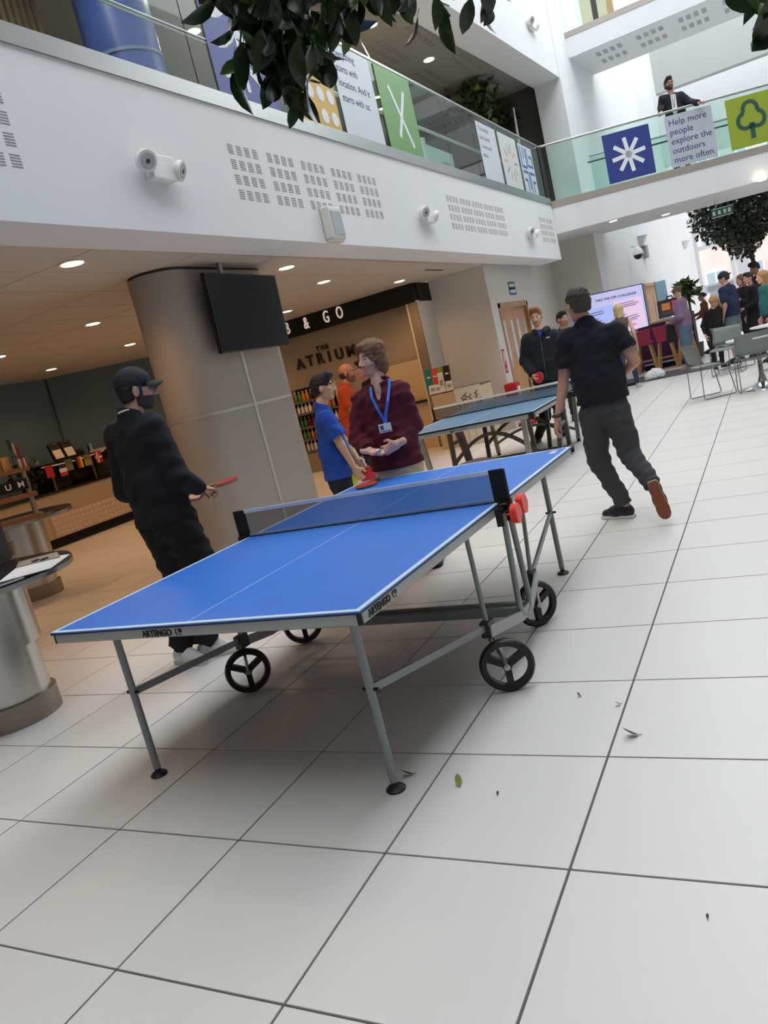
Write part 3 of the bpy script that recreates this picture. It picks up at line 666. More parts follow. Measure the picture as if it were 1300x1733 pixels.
def glasses(hc, R, S, root, col=(20, 20, 22)):
    put = lambda a: Vector((np.asarray(a) @ R.T * S + hc)); mb = MB()
    for sx in (-1, 1):
        mb.tube([put((sx*.033+.023*math.cos(a), .103, .002+.018*math.sin(a))) for a in np.linspace(0, 2*math.pi, 13)], .0022, 5)
        mb.tube([put((sx*.056, .10, .008)), put((sx*.078, .04, .010)), put((sx*.082, -.02, .006))], .0022, 5)
    mb.tube([put((-.012, .106, .006)), put((.012, .106, .006))], .0022, 5)
    return mb.build('glasses', M('frame_black', col, .3), root)

def figure(name, label, J, st, S=1., vox=.010, group=None):
    """J: joints (world). st: look of the person."""
    J = {k: V3(v) for k, v in J.items()}; f = nrm(J['front']); root = thing(name, label, 'person', tuple((J['anA']+J['anB'])/2*V3(1, 1, 0)), 0, group)
    sk = skin_mats(st['key'], st['skin'], st.get('brow', st['hair'][1]), st.get('beardcol')); w = st.get('w', 1.)*S
    nk, pel, shA, shB = J['nk'], J['pel'], J['shA'], J['shB']; msh = (shA+shB)/2; ch = msh*.75+pel*.25; wa = msh*.38+pel*.62
    sdv = nrm(shB-shA)
    def trunk(F, t, loose=0., low=None):
        F.cone(shA*.9+shB*.1, shB*.9+shA*.1, (.050+t)*w, (.050+t)*w, .05, f, .95)
        for sg in (-1, 1):
            F.cone(ch+sdv*sg*.055*w-UZ*.0+(msh-ch)*.35, wa+sdv*sg*(.040+loose*.3)*w, (.098+t)*w, (.088+t+loose)*w, .06, f, .92)
            F.cone(wa+sdv*sg*(.040+loose*.3)*w, (low if low is not None else pel)+sdv*sg*.050*w, (.088+t+loose)*w, (.100+t+loose)*w, .05, f, .94)
    # --- the body
    F = Field(); trunk(F, -.014); F.cone(nk-UZ*.02, J['hd']-UZ*.03*S, .054*w, .050*w, .03); F.cone(msh-UZ*.03, nk, .06*w, .052*w, .04, f, .75)
    for s_ in 'AB':
        F.cone(J['sh'+s_], J['el'+s_], .047*w, .039*w, .03).cone(J['el'+s_], J['wr'+s_], .040*w, .026*w, .012)
        F.cone(J['hip'+s_], J['kn'+s_], .078*w, .053*w, .04).cone(J['kn'+s_], J['an'+s_], .053*w, .036*w, .02)
    geo = Geo(); v, q = F.mesh(vox*1.15); geo.add(v, q, 0)
    R = head_geo(geo, J['hd'], J['look'], S*st.get('hs', 1.), .0055 if vox < .012 else .009, st.get('beard', 0), st.get('tilt', 0.), st.get('smile', False), up=J.get('up', UZ))
    for s_ in 'AB':
        hd = J.get('hand'+s_)
        if hd is None:
            d = nrm(J['wr'+s_]-J['el'+s_]); inw = nrm((msh+pel)/2-J['wr'+s_]); inw = nrm(inw-d*np.dot(inw, d)); th = f-d*np.dot(f, d); cu = .45; gp = False
        else:
            d, inw, th, cu = J['hd_d'+s_], J['hd_p'+s_], J['hd_t'+s_], J['hd_c'+s_]; gp = True
            cu = float(np.atleast_1d(cu)[0])
        if not st.get('nohand'+s_): hand_geo(geo, J['wr'+s_], d, inw, th, S*.98, cu, .0042 if vox < .012 else .007, gp)
    body = geo.build('body', sk, root)
    # --- top
    tp = st['top']; t = tp.get('t', .012); loose = tp.get('loose', .015); tm_ = M('cloth_'+st['key']+'_top', tp['col'], tp.get('rough', .9), var=tp.get('var', .12), scale=tp.get('vs', 9), bump=.12, bscale=180)
    hem = J.get('hem', pel-UZ*.04*S); F = Field(); trunk(F, t, loose, low=hem-UZ*.03)
    sl = tp.get('sleeve', 'long')
    for s_ in 'AB':
        sh, el, wr = J['sh'+s_], J['el'+s_], J['wr'+s_]
        if sl == 'short':
            e_ = sh+(el-sh)*tp.get('slen', .62); F.cone(sh, e_, (.056+t)*w, (.060+t)*w, .04, cb=True)
        elif sl == 'long':
            e_ = el+(wr-el)*tp.get('slen', .93); ar = tp.get('arm', .0); F.cone(sh, el, (.054+t+ar)*w, (.045+t+ar)*w, .04).cone(el, e_, (.045+t+ar)*w, (.030+t+ar*.6)*w, .025, cb=True)
    F.cone(msh-UZ*.015, nk+UZ*.01*S, (.076+t)*w, (.061+t*.8)*w, .05, f, .86)
    hn = nrm(J.get('hemn', -UZ)); F.keep(hem, hn)
    nd = nrm((J['hd']-nk)*.6+UZ*.6+f*.35); F.keep(nk+nd*(.022+tp.get('collar', 0.))*S, nd)
    if 'open' in tp: F.minus(nk+f*.075*w-UZ*tp['open']*.4, (.030*w, .05*w, tp['open']), .01, R=frame(f).T)
    F.wr = (tp.get('wr', .0035), tp.get('ws', 17), tp.get('seed', 1.3)); v, q = F.mesh(vox)
    top = Geo().add(v, q).build(tp.get('name', 'shirt'), tm_, root)
    # --- trousers
    lg = st['legs']; F = Field(); tl = lg.get('t', .014); lm_ = M('cloth_'+st['key']+'_legs', lg['col'], .9, var=.12, scale=9, bump=.12, bscale=180)
    wst = pel*.82+msh*.18
    for sg in (-1, 1): F.cone(wst+sdv*sg*.04*w, pel+sdv*sg*.048*w-UZ*.03, (.090+tl*.6)*w, (.104+tl)*w, .05, f, .92)
    if lg.get('kind') == 'skirt':
        kn = (J['knA']+J['knB'])/2; F.cone(pel, kn*1.0+(J['anA']+J['anB'])*0, (.15+tl)*w, (.19+tl)*w, .04, cb=True)
    else:
        for s_ in 'AB':
            hip, kn, an = J['hip'+s_], J['kn'+s_], J['an'+s_]; ln = lg.get('len', 1.)
            F.cone(hip, kn, (.086+tl)*w, (.060+tl)*w, .035)
            if ln > .55:
                e_ = kn+(an-kn)*(2*ln-1.06); F.cone(kn, e_, (.058+tl)*w, (lg.get('ank', .040)+tl)*w, .02, cb=True)
            elif ln < .5:
                F.p.pop(); F.cone(hip, hip+(kn-hip)*ln*2, (.086+tl)*w, (.075+tl*1.4)*w, .035, cb=True)
    F.keep(wst+UZ*.03, UZ); F.wr = (lg.get('wr', .004), 19, 2.1); v, q = F.mesh(vox*1.1)
    Geo().add(v, q).build(lg.get('name', 'trousers'), lm_, root)
    # --- shoes
    sh_ = st.get('shoes')
    if sh_:
        for s_ in 'AB':
            an = J['an'+s_]; fd = nrm(J.get('toe'+s_, f)); up = J.get('up'+s_, UZ)
            sol = V3(an)-nrm(up)*.085*S; heel = sol-fd*.055*S
            shoe(root, heel, heel+fd*.285*S, an, sh_[0], sh_[1], S, .007 if vox < .012 else .010, up, out=st.get('outsole'))
    hk = st['hair'][0]
    if hk == 'cap':
        hair_geo('crop', J['hd'], R, S, st['hair'][1], root, .006 if vox < .012 else .009); cap_part(J['hd'], R, S, st['cap'], root, .006 if vox < .012 else .009, st.get('capback', False))
    elif hk: hair_geo(hk, J['hd'], R, S*st.get('hs', 1.), st['hair'][1], root, .0055 if vox < .012 else .009, st.get('hseed', 1.))
    if st.get('glasses'): glasses(J['hd'], R, S, root)
    return root, R
class Spot:           # upright plane through the place where somebody stands, facing the camera
    def __init__(s, O): s.O = Vector((O[0], O[1], 0)); n = s.O-CAM; n.z = 0; s.n = n.normalized(); s.r = Vector((s.n.y, -s.n.x, 0))
    def at(s, x, y, off=0.): return V3(onpl(x, y, s.O+s.n*off, s.n))
def stand(O, Hh, head, stride=.0, arms=('down', 'down'), look=None, lean=0.):
    """a standing figure's joints; head = heading angle (0 = +Y, turning towards +X)"""
    S = Hh/1.78; O = V3(O[0], O[1], O[2] if len(O) > 2 else 0); f = V3(math.sin(head), math.cos(head), 0); r = V3(math.cos(head), -math.sin(head), 0)
    p = lambda x, y, z: O+r*x*S+f*y*S+UZ*z*S
    J = dict(front=f, look=look if look is not None else f, hd=p(0, .03+lean*1.4, 1.66), nk=p(0, -.01+lean, 1.50), pel=p(0, 0, .96))
    for s_, sg in (('A', -1), ('B', 1)):
        J['sh'+s_] = p(sg*.175, lean, 1.435); J['hip'+s_] = p(sg*.085, 0, .92); J['kn'+s_] = p(sg*.10, .02+sg*stride*.5, .50); J['an'+s_] = p(sg*.11, sg*stride-.02, .085); J['toe'+s_] = f+r*sg*.2
        a = arms[0 if s_ == 'A' else 1]
        if a == 'down': J['el'+s_] = p(sg*.235, -.03, 1.14); J['wr'+s_] = p(sg*.245, .06, .88)
        elif a == 'front': J['el'+s_] = p(sg*.23, .02, 1.14); J['wr'+s_] = p(sg*.08, .25, 1.06)
        elif a == 'fold': J['el'+s_] = p(sg*.25, .06, 1.16); J['wr'+s_] = p(-sg*.07, .20, 1.20)
        elif a == 'reach': J['el'+s_] = p(sg*.22, .18, 1.22); J['wr'+s_] = p(sg*.18, .42, 1.16)
        elif a == 'hip': J['el'+s_] = p(sg*.33, -.1, 1.16); J['wr'+s_] = p(sg*.17, .06, 1.02)
    return J
def shift(J, S): return J
# ================================================================== the people
def ground(x, y, z=.085): p = onz(x, y); return V3(p.x, p.y, z)
WOODH = M('bat_handle', (150, 110, 74), .6)
def bat(name, label, c, handle, nor, face=(196, 34, 38), back=(24, 24, 26), group=None):
    c, h, n = Vector(c), Vector(handle).normalized(), Vector(nor).normalized(); n = (n-h*n.dot(h)).normalized(); s = h.cross(n)
    root = thing(name, label, 'bat', tuple(c), 0, group)
    loop = []
    for k in range(28):
        a = 2*math.pi*k/28; r = .078*(1+.0*math.cos(a)); loop.append(c+h*(-.080*math.cos(a))+s*(.076*math.sin(a)))
    MB().prism([p-n*.0035 for p in loop], n*.007).build('blade', M('ply', (186, 150, 110), .6), root)
    for sg, col in ((1, face), (-1, back)):
        MB().prism([c+(p-c)*.985+n*(sg*.0036) for p in loop if (p-c).dot(h) < .07], n*(sg*.004)).build('rubber', M('rubber_%d_%d_%d' % col, col, .55), root)
    MB().prism([c+h*.06+s*.022-n*.008, c+h*.075+s*.014-n*.010, c+h*.17+s*.017-n*.011, c+h*.17-s*.017-n*.011, c+h*.075-s*.014-n*.010, c+h*.06-s*.022-n*.008], n*.021).build('handle', WOODH, root)
    return root

# ---- the man in the black cap beside the table
sp = Spot(onz(335, 1127)); a = sp.at
gA, gB = ground(310, 1122), ground(352, 1112)
J = dict(front=(.12, .99, 0), look=(.70, .71, -.06), hd=a(231, 660), nk=a(221, 706), shA=a(201, 737, .12), shB=a(259, 724, -.12),
         elA=a(214, 830, .24), wrA=a(318, 846, .16), elB=a(299, 806, -.16), wrB=a(337, 826, -.01), pel=a(281, 873), hipA=a(272, 893, .06), hipB=a(302, 888, -.05),
         knA=a(318, 1000, .10), knB=a(356, 985, .02), anA=gA, anB=gB, toeA=(.87, -.12, 0), toeB=(.88, .42, 0), hem=a(281, 884))
J.update(handB=1, hd_dB=nrm(J['wrB']-J['elB'])*.6+V3(.55, .3, 0), hd_pB=(0, 0, -1), hd_tB=(-.5, .85, 0), hd_cB=.95)
J.update(handA=1, hd_dA=(.85, .3, 0), hd_pA=(0, 0, 1), hd_tA=(-.3, .9, .2), hd_cA=.6)
st = dict(key='capman', skin=(196, 152, 132), hair=('cap', (34, 26, 24)), cap=(30, 33, 40), beard=1, beardcol=(72, 52, 44), glasses=True,
          top=dict(col=(20, 21, 26), t=.018, loose=.030, arm=.010, wr=.0045, ws=13, slen=.97, name='sweatshirt', collar=.012), legs=dict(col=(20, 20, 23), t=.034, wr=.006), shoes=((222, 222, 220), (198, 196, 190)))
P1, R1 = figure('person', 'man in a black cap, black sweatshirt and white trainers standing beside the blue table', J, st, 1.02, .009)
# white T-shirt showing at the neck
nkp = J['nk']; MB().tube([tuple(nkp+V3(.062*math.cos(t)*1., .062*math.sin(t), .030+.012*math.sin(t+2.6))) for t in np.linspace(0, 2*math.pi, 17)], .006, 6).build('collar', M('white_cotton', (232, 232, 230), .9), P1)
bat('table_tennis_bat', 'red bat held out by the man in the black cap', a(383, 815, .0), tuple(V3(a(345, 828, .02))-V3(a(383, 815, .0))), (-.05, -.16, 1), face=(150, 42, 46), back=(176, 62, 66))

# ---- the man seen from behind, walking
sp = Spot(onz(1045, 880)); a = sp.at
J = dict(front=(-.40, .92, 0), look=(-.62, .78, -.05), hd=a(978, 515), nk=a(991, 548), shA=a(958, 574, .02), shB=a(1043, 562, -.02),
         elA=a(953, 656, .02), wrA=a(944, 706, -.02), elB=a(1074, 611, -.05), wrB=a(1050, 640, .12), pel=a(1022, 684), hipA=a(1005, 704, .02), hipB=a(1043, 700, -.02),
         knA=a(1014, 782, .06), knB=a(1066, 768, -.05), anA=ground(1064, 876), anB=a(1108, 824, -.32), toeA=(-.86, .35, 0), toeB=(.22, -.12, -1), upB=(-.15, .97, -.1), hem=a(1021, 678), hemn=tuple(-UZ+V3(.0, 0, 0)))
st = dict(key='backman', skin=(192, 146, 126), hair=('crop', (64, 54, 46)), glasses=True, beard=0,
          top=dict(col=(17, 20, 32), t=.016, loose=.024, sleeve='short', slen=.60, wr=.004, collar=.006), legs=dict(col=(62, 64, 68), t=.020, wr=.006, ank=.040), shoes=((30, 30, 33), (218, 214, 210)), outsole=(132, 70, 48))
P2, R2 = figure('person', 'man in dark tee and grey cargo trousers seen from behind, one foot lifted', J, st, 1.0, .009)
for sgn, hp, kn in ((-1, J['hipA'], J['knA']), (1, J['hipB'], J['knB'])):
    m_ = hp*.30+kn*.70; sd_ = V3(sp.r)*sgn
    F = Field(); F.cone(m_+sd_*.052-UZ*.06, m_+sd_*.058+UZ*.05, .062, .062, .01, sd_, .62); F.wr = (.002, 30, 1.); v, q = F.mesh(.009); Geo().add(v, q).build('cargo_pocket', MATS['cloth_backman_legs'], P2)
MB().tube([tuple(J['wrA']+nrm(J['wrA']-J['elA'])*-.012+V3(.034*math.cos(t), .030*math.sin(t), 0)) for t in np.linspace(0, 2*math.pi, 15)], .014, 6).build('watch', BLACK, P2)
# gum sole of the lifted shoe
# ---- the man in the maroon shirt
sp = Spot(onz(733, 966)); a = sp.at
J = dict(front=(.10, -1, 0), look=(-.44, -.89, .0), hd=a(629, 606), nk=a(642, 651), shA=a(611, 677, .05), shB=a(679, 663, -.04),
         elA=a(606, 741, .02), wrA=a(627, 764, -.17), elB=a(700, 720, .0), wrB=a(672, 752, -.17), pel=a(672, 780), hipA=a(660, 802, .02), hipB=a(693, 794, -.02),
         knA=a(690, 890, .0), knB=a(716, 885, .0), anA=ground(724, 958), anB=ground(745, 948), toeA=(-.2, -1, 0), toeB=(.25, -1, 0), hem=a(674, 789))
J.update(handA=1, hd_dA=(.86, .16, -.28), hd_pA=(.05, -.25, .95), hd_tA=(-.2, -.9, -.2), hd_cA=.55, handB=1, hd_dB=(-.88, -.18, -.26), hd_pB=(-.1, .85, -.2), hd_tB=(-.1, -.2, .95), hd_cB=.62)
st = dict(key='maroon', skin=(232, 186, 162), hair=('medium', (112, 76, 50)), brow=(74, 54, 42), beard=1, beardcol=(196, 150, 128), smile=True, tilt=-.05,
          top=dict(col=(84, 16, 34), t=.014, loose=.028, arm=.005, slen=.80, wr=.0065, ws=19, open=.075, collar=.012, name='shirt', var=.2), legs=dict(col=(206, 192, 168), t=.016), shoes=((44, 36, 32), (30, 28, 26)))
P3, R3 = figure('person', 'smiling man with wavy brown hair, maroon shirt and blue lanyard at the table end', J, st, 1.0, .009)
# cuffs, lanyard and badge
for el, wr in ((J['elA'], J['wrA']), (J['elB'], J['wrB'])):
    d_ = nrm(wr-el); c_ = el+(wr-el)*.74; F = Field().cone(c_-d_*.035, c_+d_*.035, .058, .056, .005, ca=True, cb=True); v, q = F.mesh(.008); Geo().add(v, q).build('cuff', MATS['cloth_maroon_top'], P3)
nk_ = J['nk']; f_ = nrm(V3(.10, -1, 0)); s_ = V3(f_[1], -f_[0], 0); cl_ = MB()
cl_.tube([tuple(nk_-f_*.012+UZ*(.030-.020*math.cos(t))+s_*.066*math.sin(t)+f_*(-.066*math.cos(t))*-1*-1) for t in np.linspace(-2.45, 2.45, 17)], [.010+.006*math.cos(t/2) for t in np.linspace(-2.45, 2.45, 17)], 8)
cl_.build('collar', MATS['cloth_maroon_top'], P3)
LAN = M('lanyard_blue', (34, 104, 206), .6)
chest = a(653, 716, -.205); l0, l1 = a(631, 662, -.115), a(657, 652, -.10)
lan = MB()
for pts in ([a(627, 655, -.06), a(629, 672, -.150), a(640, 694, -.196), chest+V3(0, 0, .0)], [a(659, 640, -.03), a(659, 655, -.115), a(656, 680, -.185), a(653, 700, -.2), chest]):
    for i in range(len(pts)-1): lan.bar(tuple(pts[i]), tuple(pts[i+1]), .018, .002, up=(.3, -.95, .1))
lo_ = lan.build('lanyard', LAN, P3)
bc = V3(a(652, 724, -.212)); bx_ = nrm(V3(.97, .12, .0)); bz_ = UZ; bn = np.cross(bx_, bz_)
MB().obox(tuple(bc), tuple(bx_*.045), tuple(bn*.002), tuple(bz_*.030)).build('badge', M('badge_white', (232, 234, 236), .4), lo_)
MB().obox(tuple(bc+bn*.0022-bx_*.022+bz_*.004), tuple(bx_*.012), tuple(bn*.0008), tuple(bz_*.015)).build('badge_photo', M('badge_photo', (110, 84, 88), .5), lo_)
MB().obox(tuple(bc+bn*.0022-bz_*.022), tuple(bx_*.038), tuple(bn*.0008), tuple(bz_*.0035)).build('badge_print', M('badge_print', (120, 130, 136), .5), lo_)
MB().tube([tuple(chest), tuple(bc+bz_*.036)], .004, 6).build('badge_clip', CHROME, lo_)
bl = MB().lathe([(.0001, -.02), (.008, -.0183), (.0141, -.0141), (.0183, -.008), (.02, 0), (.0183, .008), (.0141, .0141), (.008, .0183), (.0001, .02)], tuple(a(640, 764, -.235)), 16).build('table_tennis_ball', M('ball_white', (236, 234, 228), .4))
tag(bl, 'small white ball between the fingers of the man in maroon', 'ball')

# ---- the man in the blue T-shirt
O = atd(552, 655, 6.55); sp = Spot(O); a = sp.at
J = dict(front=(.95, .30, 0), look=(.93, .36, -.05), hd=a(547, 656), nk=a(543, 686), shA=a(549, 706, .16), shB=a(552, 709, -.16),
         elA=a(588, 752, .17), wrA=a(606, 778, .10), elB=a(577, 753, -.19), wrB=a(600, 792, -.14), pel=a(573, 796), hipA=a(577, 815, .08), hipB=a(575, 818, -.08))
for s_, o_, x_ in (('A', .09, .05), ('B', -.09, -.03)):
    b_ = V3(sp.O)+V3(sp.n)*o_+V3(sp.r)*x_; J['an'+s_] = b_+UZ*.085; J['kn'+s_] = b_*.5+V3(J['hip'+s_][0], J['hip'+s_][1], 0)*.5+UZ*.48
J['hem'] = a(575, 808)
J.update(handA=1, hd_dA=(.5, -.1, -.8), hd_pA=(.1, -.95, -.1), hd_tA=(.9, .1, .3), hd_cA=1.0)
st = dict(key='bluetee', skin=(206, 164, 136), hair=('quiff', (24, 22, 24)), top=dict(col=(28, 72, 168), t=.016, loose=.026, sleeve='short', slen=.70, wr=.004), legs=dict(col=(24, 26, 40), t=.018), shoes=((40, 40, 44), (210, 210, 208)))
P4, R4 = figure('person', 'young man in a bright blue T-shirt with short black hair looking right', J, st, .94, .010)
bat('table_tennis_bat', 'red bat dangling upright from the hand of the man in the blue T-shirt', a(622, 803, .06), tuple(V3(a(614, 781, .09))-V3(a(622, 803, .06))), tuple(-V3(sp.n)+V3(sp.r)*.25), face=(188, 30, 40))
ls = MB(); p0, p1 = Vector(a(598, 800, -.1)), Vector(a(602, 823, -.1)); ls.bar(p0, p1, .004, .034, up=tuple(sp.r)); tag(ls.build('lanyard', M('lime_ribbon', (206, 236, 60), .6)), 'lime green ribbon hanging by the man in the blue T-shirt', 'ribbon')
# ---- the man in the orange polo shirt
O = atd(588, 632, 9.3); sp = Spot(O); a = sp.at
J = dict(front=(.90, .42, 0), look=(.95, .3, 0), hd=a(588, 632), nk=a(585, 651), shA=a(587, 662, .15), shB=a(584, 664, -.15),
         elA=a(600, 690, .16), wrA=a(616, 704, .12), elB=a(596, 696, -.18), wrB=a(612, 712, -.10), pel=a(597, 722), hipA=a(600, 738, .08), hipB=a(598, 740, -.08))
for s_, o_ in (('A', .09), ('B', -.09)):
    b_ = V3(sp.O)+V3(sp.n)*o_; J['an'+s_] = b_+UZ*.085; J['kn'+s_] = b_*.5+V3(J['hip'+s_][0], J['hip'+s_][1], 0)*.5+UZ*.48
J['hem'] = a(600, 738)
st = dict(key='orange', skin=(196, 134, 104), hair=('bald', (56, 42, 36)), beard=1, w=1.05, top=dict(col=(198, 74, 32), t=.016, loose=.024, sleeve='short', slen=.75), legs=dict(col=(26, 26, 30), t=.016), shoes=((30, 30, 32), (30, 30, 32)))
figure('person', 'balding man in an orange polo shirt facing the cafe shelves', J, st, .96, .013)
# ---- somebody in black behind the man in maroon
st = dict(key='blackbehind', skin=(206, 160, 140), hair=('short', (40, 30, 28)), top=dict(col=(22, 20, 24), t=.02, loose=.03), legs=dict(col=(24, 24, 28)), shoes=((30, 30, 32), (30, 30, 32)))
figure('person', 'person in black half hidden behind the man in maroon', stand(atd(622, 640, 9.9)[0:2], 1.70, -2.2), st, .95, .015)

# ---- the man in the dark hooded jacket
sp = Spot(onz(916, 752)); a = sp.at
J = dict(front=(.28, -.96, 0), look=(.10, -.98, -.12), hd=a(907, 536), nk=a(914, 560), shA=a(893, 575, .0), shB=a(937, 568, .02),
         elA=a(889, 611, .02), wrA=a(904, 637, -.16), elB=a(946, 606, .0), wrB=a(948, 640, -.05), pel=a(927, 645), hipA=a(918, 657), hipB=a(938, 653), knA=a(923, 705, -.03), knB=a(948, 698, .0),
         anA=ground(912, 751), anB=ground(955, 737), toeA=(-.35, -1, 0), toeB=(.3, -1, 0), hem=a(927, 646))
J.update(handA=1, hd_dA=(.3, -.6, -.5), hd_pA=(.8, .2, .1), hd_tA=(0, -.4, .9), hd_cA=1.0)
st = dict(key='hoodie', skin=(222, 176, 152), hair=('quiff', (142, 90, 54)), beard=1, beardcol=(208, 154, 124), top=dict(col=(24, 28, 36), t=.020, loose=.026, arm=.010, name='hooded_jacket', collar=.016), legs=dict(col=(22, 22, 26), t=.018), shoes=((26, 28, 34), (196, 198, 200)))
P5, R5 = figure('person', 'ginger-haired man in a dark zipped hooded jacket at the far table', J, st, 1.04, .012)
F = Field(); n_ = J['nk']; F.cone(n_+V3(-.08, .05, -.01), n_+V3(.08, .05, -.01), .05, .05, .03).cone(n_+V3(-.09, .04, 0), n_+V3(-.05, -.06, -.03), .035, .03, .03).cone(n_+V3(.09, .04, 0), n_+V3(.07, -.06, -.03), .035, .03, .03); v, q = F.mesh(.011); Geo().add(v, q).build('hood', MATS['cloth_hoodie_top'], P5)
zp = [tuple(a(914+11*t, 569+70*t, -.165-.02*math.sin(3*t))) for t in np.linspace(0, 1, 6)]
MB().tube(zp, .005, 5).build('zip', M('zip_grey', (110, 114, 118), .4, .6), P5)
MB().obox(tuple(a(927.5, 571, -.17)), (.022, .006, 0), (.001, .004, 0), (0, 0, .006)).build('chest_logo', M('white_print', (230, 230, 232), .6), P5)
MB().prism([tuple(a(908.5, 561, -.115)), tuple(a(917, 558, -.115)), tuple(a(914.5, 571, -.155))], (.004, .02, 0)).build('undershirt', M('royal_blue_cotton', (32, 56, 140), .9), P5)
MB().obox(tuple(a(930, 650, -.05)), tuple(V3(sp.r)*.14), tuple(V3(sp.n)*.09), (0, 0, .025)).build('undershirt_hem', M('royal_blue_cotton', (32, 56, 140)), P5)
bat('table_tennis_bat', 'red bat in the hand of the man in the hooded jacket', a(912, 639, -.26), tuple(V3(a(903, 640, -.20))-V3(a(912, 639, -.26))), (.35, -.9, .1), face=(212, 36, 44))

# ---- smaller figures further back
def far(label, px, py, d, Hh, heading, st, arms=('down', 'down'), look=None, vox=.017, **k):
    O = atd(px, py, d); J = stand((O.x, O.y, k.pop('z', 0.)), Hh, heading, arms=arms, look=look, **{q: v for q, v in k.items() if q in ('stride', 'lean')})
    r_, R_ = figure('person', label, J, st, Hh/1.78, vox); return r_, J, R_
DK = ((34, 34, 36), (40, 40, 42))
far('dark-haired man glimpsed left of the man seen from behind', 953, 552, 12.3, 1.74, 2.4, dict(key='peek', skin=(198, 150, 130), hair=('short', (26, 22, 22)), beard=1, beardcol=(160, 118, 102), top=dict(col=(44, 46, 50)), legs=dict(col=(34, 36, 42)), shoes=DK), look=(.75, -.65, 0))
far('blonde woman in a brown vest bending towards the white towel', 1052, 560, 15.0, 1.68, -.1, dict(key='blonde', skin=(216, 168, 146), hair=('long', (206, 178, 130)), w=.88, top=dict(col=(92, 78, 72), sleeve='none', t=.008, loose=.0), legs=dict(col=(48, 62, 88)), shoes=((206, 196, 178), (214, 206, 190))), stride=.28, lean=.10)
LILAC = far('girl in a lilac hooded top and wide jeans at the bar', 1160, 560, 16.7, 1.76, -1.45, dict(key='lilac', skin=(222, 180, 164), hair=('bun', (112, 86, 72)), w=.95, tilt=.0, top=dict(col=(150, 122, 152), t=.03, loose=.045, arm=.02, name='hooded_top'), legs=dict(col=(104, 126, 148), t=.05, ank=.07), shoes=((170, 140, 130), (200, 190, 180))), arms=('front', 'front'), look=(-.86, .1, -.5))
far('woman with tied dark hair sitting behind the bar', 1194, 530, 19.6, 1.53, -1.9, dict(key='tied', skin=(186, 132, 112), hair=('bun', (30, 24, 24)), w=.9, top=dict(col=(120, 66, 54)), legs=dict(col=(30, 30, 34)), shoes=DK), arms=('reach', 'front'))
far('child with loose fair hair bending down in black clothes', 1206, 550, 15.2, 1.38, 2.6, dict(key='child', skin=(206, 160, 140), hair=('long', (172, 132, 88)), hs=1.15, top=dict(col=(24, 24, 26)), legs=dict(col=(26, 24, 26)), shoes=DK), lean=.16, look=(-.1, -.6, -.8))
far('man in a navy polo shirt, shorts and a cap turned backwards', 1237, 530, 15.4, 1.80, -1.15, dict(key='navy', skin=(206, 154, 132), hair=('cap', (50, 40, 36)), cap=(24, 28, 44), capback=True, w=1.06, top=dict(col=(28, 36, 72), sleeve='short', slen=.8, t=.02, loose=.04), legs=dict(col=(98, 116, 122), len=.42, t=.03, name='shorts'), shoes=DK), look=(-.92, .1, -.35))
far('fair-haired woman in dark clothes at the back of the queue', 1262, 520, 17.4, 1.70, -2.2, dict(key='queue1', skin=(206, 162, 146), hair=('long', (140, 104, 76)), w=.9, top=dict(col=(34, 30, 32)), legs=dict(col=(30, 28, 30)), shoes=DK), arms=('fold', 'fold'))
far('woman in a long black dress with folded hands in the queue', 1278, 530, 15.6, 1.68, -2.0, dict(key='queue2', skin=(210, 158, 142), hair=('short', (38, 28, 26)), w=.92, top=dict(col=(18, 18, 20), t=.02, loose=.03), legs=dict(col=(18, 18, 20), kind='skirt', t=.03, name='skirt'), shoes=DK), arms=('front', 'down'), look=(-.8, -.55, 0))
far('tall man with dark curly hair standing above the queue', 1290, 520, 18.2, 1.90, -1.9, dict(key='queue3', skin=(176, 124, 102), hair=('curly', (30, 22, 22)), top=dict(col=(40, 34, 36)), legs=dict(col=(34, 34, 38)), shoes=DK), look=(-.9, -.3, -.2))
far('woman in a teal jumper at the right edge', 1301, 530, 14.0, 1.63, -1.9, dict(key='queue4', skin=(222, 172, 152), hair=('long', (178, 130, 84)), w=.9, top=dict(col=(48, 104, 104), t=.024, loose=.035, name='jumper'), legs=dict(col=(70, 40, 40)), shoes=DK), look=(-.9, -.4, 0))
far('person in a grey shirt outside the glass doors', 1216, 520, 31.5, 1.76, -.1, dict(key='outside', skin=(150, 110, 96), hair=('crop', (40, 34, 34)), top=dict(col=(120, 130, 142), loose=.04), legs=dict(col=(22, 22, 24)), shoes=DK), vox=.022)
# ---- the man leaning on the bridge rail
hd = br(1132, 141, -.28); S_ = 1.0
sp = Spot((hd.x, hd.y, 0)); a = sp.at; zf = ZBT+.02
J = dict(front=(.30, -.95, 0), look=(.42, -.90, .08), hd=a(1132, 143), nk=a(1137, 160), shA=a(1122, 166, .02), shB=a(1153, 163, -.0), elA=a(1120, 182, .05), wrA=a(1119, 190, -.22), elB=a(1166, 173, -.02), wrB=a(1183, 174, -.22), pel=a(1147, 205), hipA=a(1142, 215), hipB=a(1154, 212))
for s_, dx in (('A', -.1), ('B', .1)):
    b_ = V3(sp.O)+V3(sp.r)*dx; J['an'+s_] = V3(b_[0], b_[1], zf+.085); J['kn'+s_] = V3(b_[0], b_[1], zf+.47)
J['hem'] = a(1148, 206)
J.update(handA=1, hd_dA=(-.2, -.9, -.3), hd_pA=(0, -.2, -1), hd_tA=(1, 0, 0), hd_cA=.5, handB=1, hd_dB=(.7, -.7, -.1), hd_pB=(0, -.1, -1), hd_tB=(-.7, -.7, 0), hd_cB=.6)
